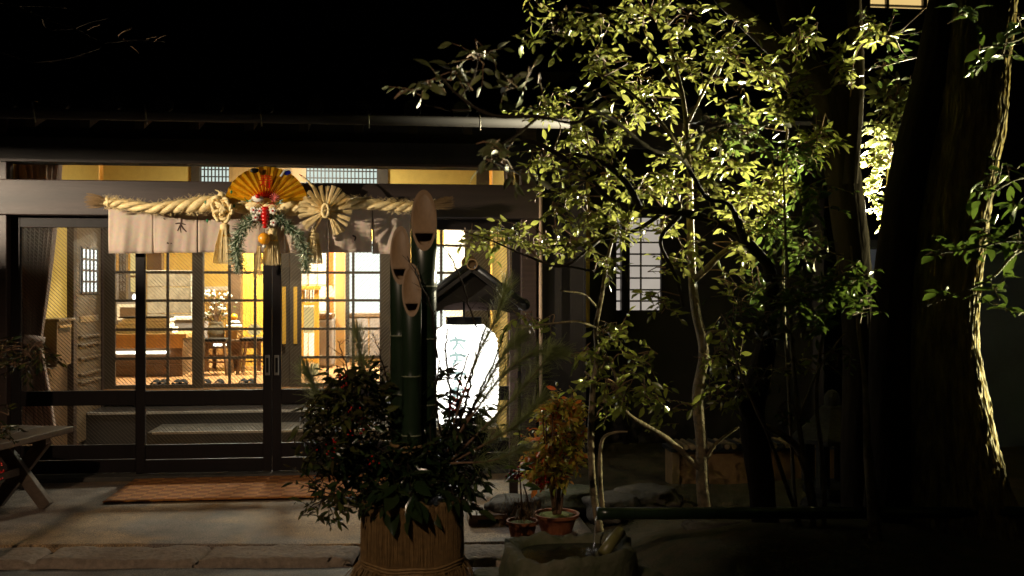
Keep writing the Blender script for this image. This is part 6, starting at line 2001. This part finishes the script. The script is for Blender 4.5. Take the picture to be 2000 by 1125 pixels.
# bare twigs of a winter tree, upper left
random.seed(58)
Yw = 5.5
wtr = Plant('bare_winter_tree', (at(-160, 60, Yw).x, Yw, 0), 'bare winter tree whose thin twigs reach over the roof', 'tree', L_DARK, 0, barkm=BARK)
wtr.branch([(-170, 1080, Yw, 30), (-160, 600, Yw, 26), (-140, 200, Yw, 20), (-80, 20, Yw, 9)], 'trunk', 12)
wtr.branch([(-140, 120, Yw, 6), (-60, 20, Yw, 4), (0, 4, Yw, 2.6), (80, 34, Yw, 1.9), (145, 56, Yw, 1.5), (200, 82, Yw, 1.1), (260, 78, Yw, .9), (322, 82, Yw, .6)])
wtr.branch([(-140, 160, Yw, 4), (-60, 95, Yw, 2.4), (0, 103, Yw, 1.6), (60, 120, Yw, 1.2), (130, 114, Yw, .9), (195, 95, Yw, .5)])
wtr.branch([(80, 34, Yw, 1.2), (90, 55, Yw, 1), (120, 58, Yw, .8), (150, 55, Yw, .6)])
wtr.branch([(145, 56, Yw, 1), (175, 44, Yw, .8), (208, 37, Yw, .5)])
wtr.branch([(20, 12, Yw, 1.2), (80, 12, Yw, .9), (130, 16, Yw, .5)])
for (x, y) in ((215, 82), (240, 76), (285, 76), (300, 82), (255, 90), (135, 112), (150, 108), (90, 118), (170, 60), (230, 70)):
    a = random.uniform(-1, 1)
    wtr.twigs.tube([at(x, y, Yw), at(x + 10, y - 9 * a, Yw), at(x + 22 + 6 * a, y - 16 * a, Yw)], [.0022, .0018, .001], 4, cap=False)
wtr.finish()

# nandina at the left edge
random.seed(59)
Yn = 5.2
bn = at(-60, 1000, Yn)
ln_ = Plant('leafy_nandina', (bn.x, Yn, 0), 'dark green nandina shrub leaning in beside the bench', 'shrub', L_NANDG, 260)
for k in range(4):
    ln_.branch([(-70 - 10 * k, 1010, Yn, 4), (-65 + 5 * k, 880, Yn, 3.5), (-50 + 8 * k, 760, Yn, 3), (-30 + 8 * k, 690, Yn, 2)], 'stem', 6, m=TWIG)
for (px, py, rx, ry, n) in ((0, 680, 40, 25, 10), (45, 690, 40, 25, 10), (20, 715, 40, 18, 7), (-30, 700, 40, 40, 8), (75, 700, 25, 15, 4), (0, 850, 18, 30, 5), (-30, 820, 40, 60, 10)):
    ln_.cluster(px, py, Yn, rx, ry, n, .05, .14, 9, .62, depth=.2, br=1.5, droop=.5)
m = MB()
for k in range(9): m.ball(tuple(at(0 + random.gauss(0, 5), 925 + random.gauss(0, 9), Yn - .1)), .005, 1)
m.build('berries', BERRY, ln_.root, smooth=True)['kind'] = 'stuff'
ln_.finish()

# ------------------------------------------------------------------ outdoor lamps (built as fixtures out of view)
def spot_fixture(name, loc, target, energy, colr, label, ang, size=.05, blend=.6, post=None, cut=None, cut2=None, side=None):
    loc = Vector(loc); tg = Vector(target); d = (tg - loc).normalized()
    t = thing(name, tuple(loc), label, 'lamp')
    b0 = loc - d * .03
    MB().tube([b0 - d * .16, b0 - d * .12, b0 - d * .02, b0], [.03, .055, .07, .075], 16).build('lamp_head', BLACKM, t, smooth=True)
    MB().tube([b0 + d * .001, b0 + d * .006], .066, 16).build('lens', E_TUBE, t)
    if post is not None:
        MB().tube([(loc.x - d.x * .14, loc.y - d.y * .14, loc.z - d.z * .14), (loc.x - d.x * .14, loc.y - d.y * .14, post)], .018, 8).build('stake', BLACKM, t)
    if cut is not None:      # added flap over the unseen lens keeps light off the eaves
        tc_ = Vector((tg.x, tg.y, cut)); dc = (tc_ - loc).normalized()
        e0 = loc + d * .03 + dc * .30
        sd_ = dc.cross(Vector((0, 0, 1))).normalized(); up_ = sd_.cross(dc)
        MB().bar(tuple(e0 + up_ * .2), tuple(e0 + up_ * .0), .9, .004, up=tuple(dc)).build('added_flap', BLACKM, t)
        MB().bar(tuple(loc + up_ * .08), tuple(e0 + up_ * .1), .02, .01).build('added_flap_arm', BLACKM, t)
    if side is not None:     # added side flap keeps the unseen lamp's beam off the house
        dc = Vector((side[0] - loc.x, side[1] - loc.y, 0)).normalized()
        nY = Vector((-dc.y, dc.x, 0)); nY = nY if nY.y > 0 else -nY
        e0 = loc + d * .03 + dc * .30
        MB().bar(tuple(e0 - Vector((0, 0, .6)) + nY * .2), tuple(e0 + Vector((0, 0, .6)) + nY * .2), .4, .004, up=tuple(dc)).build('added_flap', BLACKM, t)
        MB().bar(tuple(loc - d * .05), tuple(e0 + nY * .05), .02, .01).build('added_flap_arm', BLACKM, t)
    if cut2 is not None:  # added lower flap blocks light spilling below the target
        tc_ = Vector((tg.x, tg.y, cut2)); dc = (tc_ - loc).normalized()
        e0 = loc + d * .03 + dc * .30
        sd_ = dc.cross(Vector((0, 0, 1))).normalized(); up_ = sd_.cross(dc)
        MB().bar(tuple(e0 - up_ * .2), tuple(e0 - up_ * .0), .9, .004, up=tuple(dc)).build('added_flap', BLACKM, t)
        MB().bar(tuple(loc - up_ * .08), tuple(e0 - up_ * .1), .02, .01).build('added_flap_arm', BLACKM, t)
    light('lamp_light', 'SPOT', loc + d * .03, energy, colr, t, size, tg, ang, blend)
    return t
spot_fixture('rope_spotlight', (-6.0, 4.2, 2.7), tuple(at(490, 440, 7.8)), 2100, (1, .84, .62), 'spotlight on a pole left of the bench aimed at the rope', 46, .012, .3, -.12, cut=2.42, cut2=1.55)
spot_fixture('tree_floodlight', (4.05, 7.4, 1.8), (1.2, 5.3, 3.25), 6600, (1, .90, .62), 'garden floodlight beside the wall aimed up into the crowns', 57, .06, .5, 0)
spot_fixture('trunk_floodlight', (5.6, 5.86, .95), (3.3, 5.25, 2.0), 2400, (1, .93, .46), 'garden floodlight right of the old trunk', 100, .02, .5, 0, cut2=.56, side=(3.2, 5.68))
spot_fixture('added_shrub_uplight', (3.95, 6.3, .2), (3.5, 6.7, 2.6), 420, (1, .92, .6), 'added unseen uplight brightening the pale leaved shrub', 40, .04, .6, -.1)  # added lamp, there only to brighten the shrub
spot_fixture('street_spotlight', (-1.9, -.6, 4.6), (-.8, 6.6, .3), 560, (1, .76, .52), 'warm street lamp on a pole in front of the forecourt', 45, .02, .6, -.12, cut=1.75)
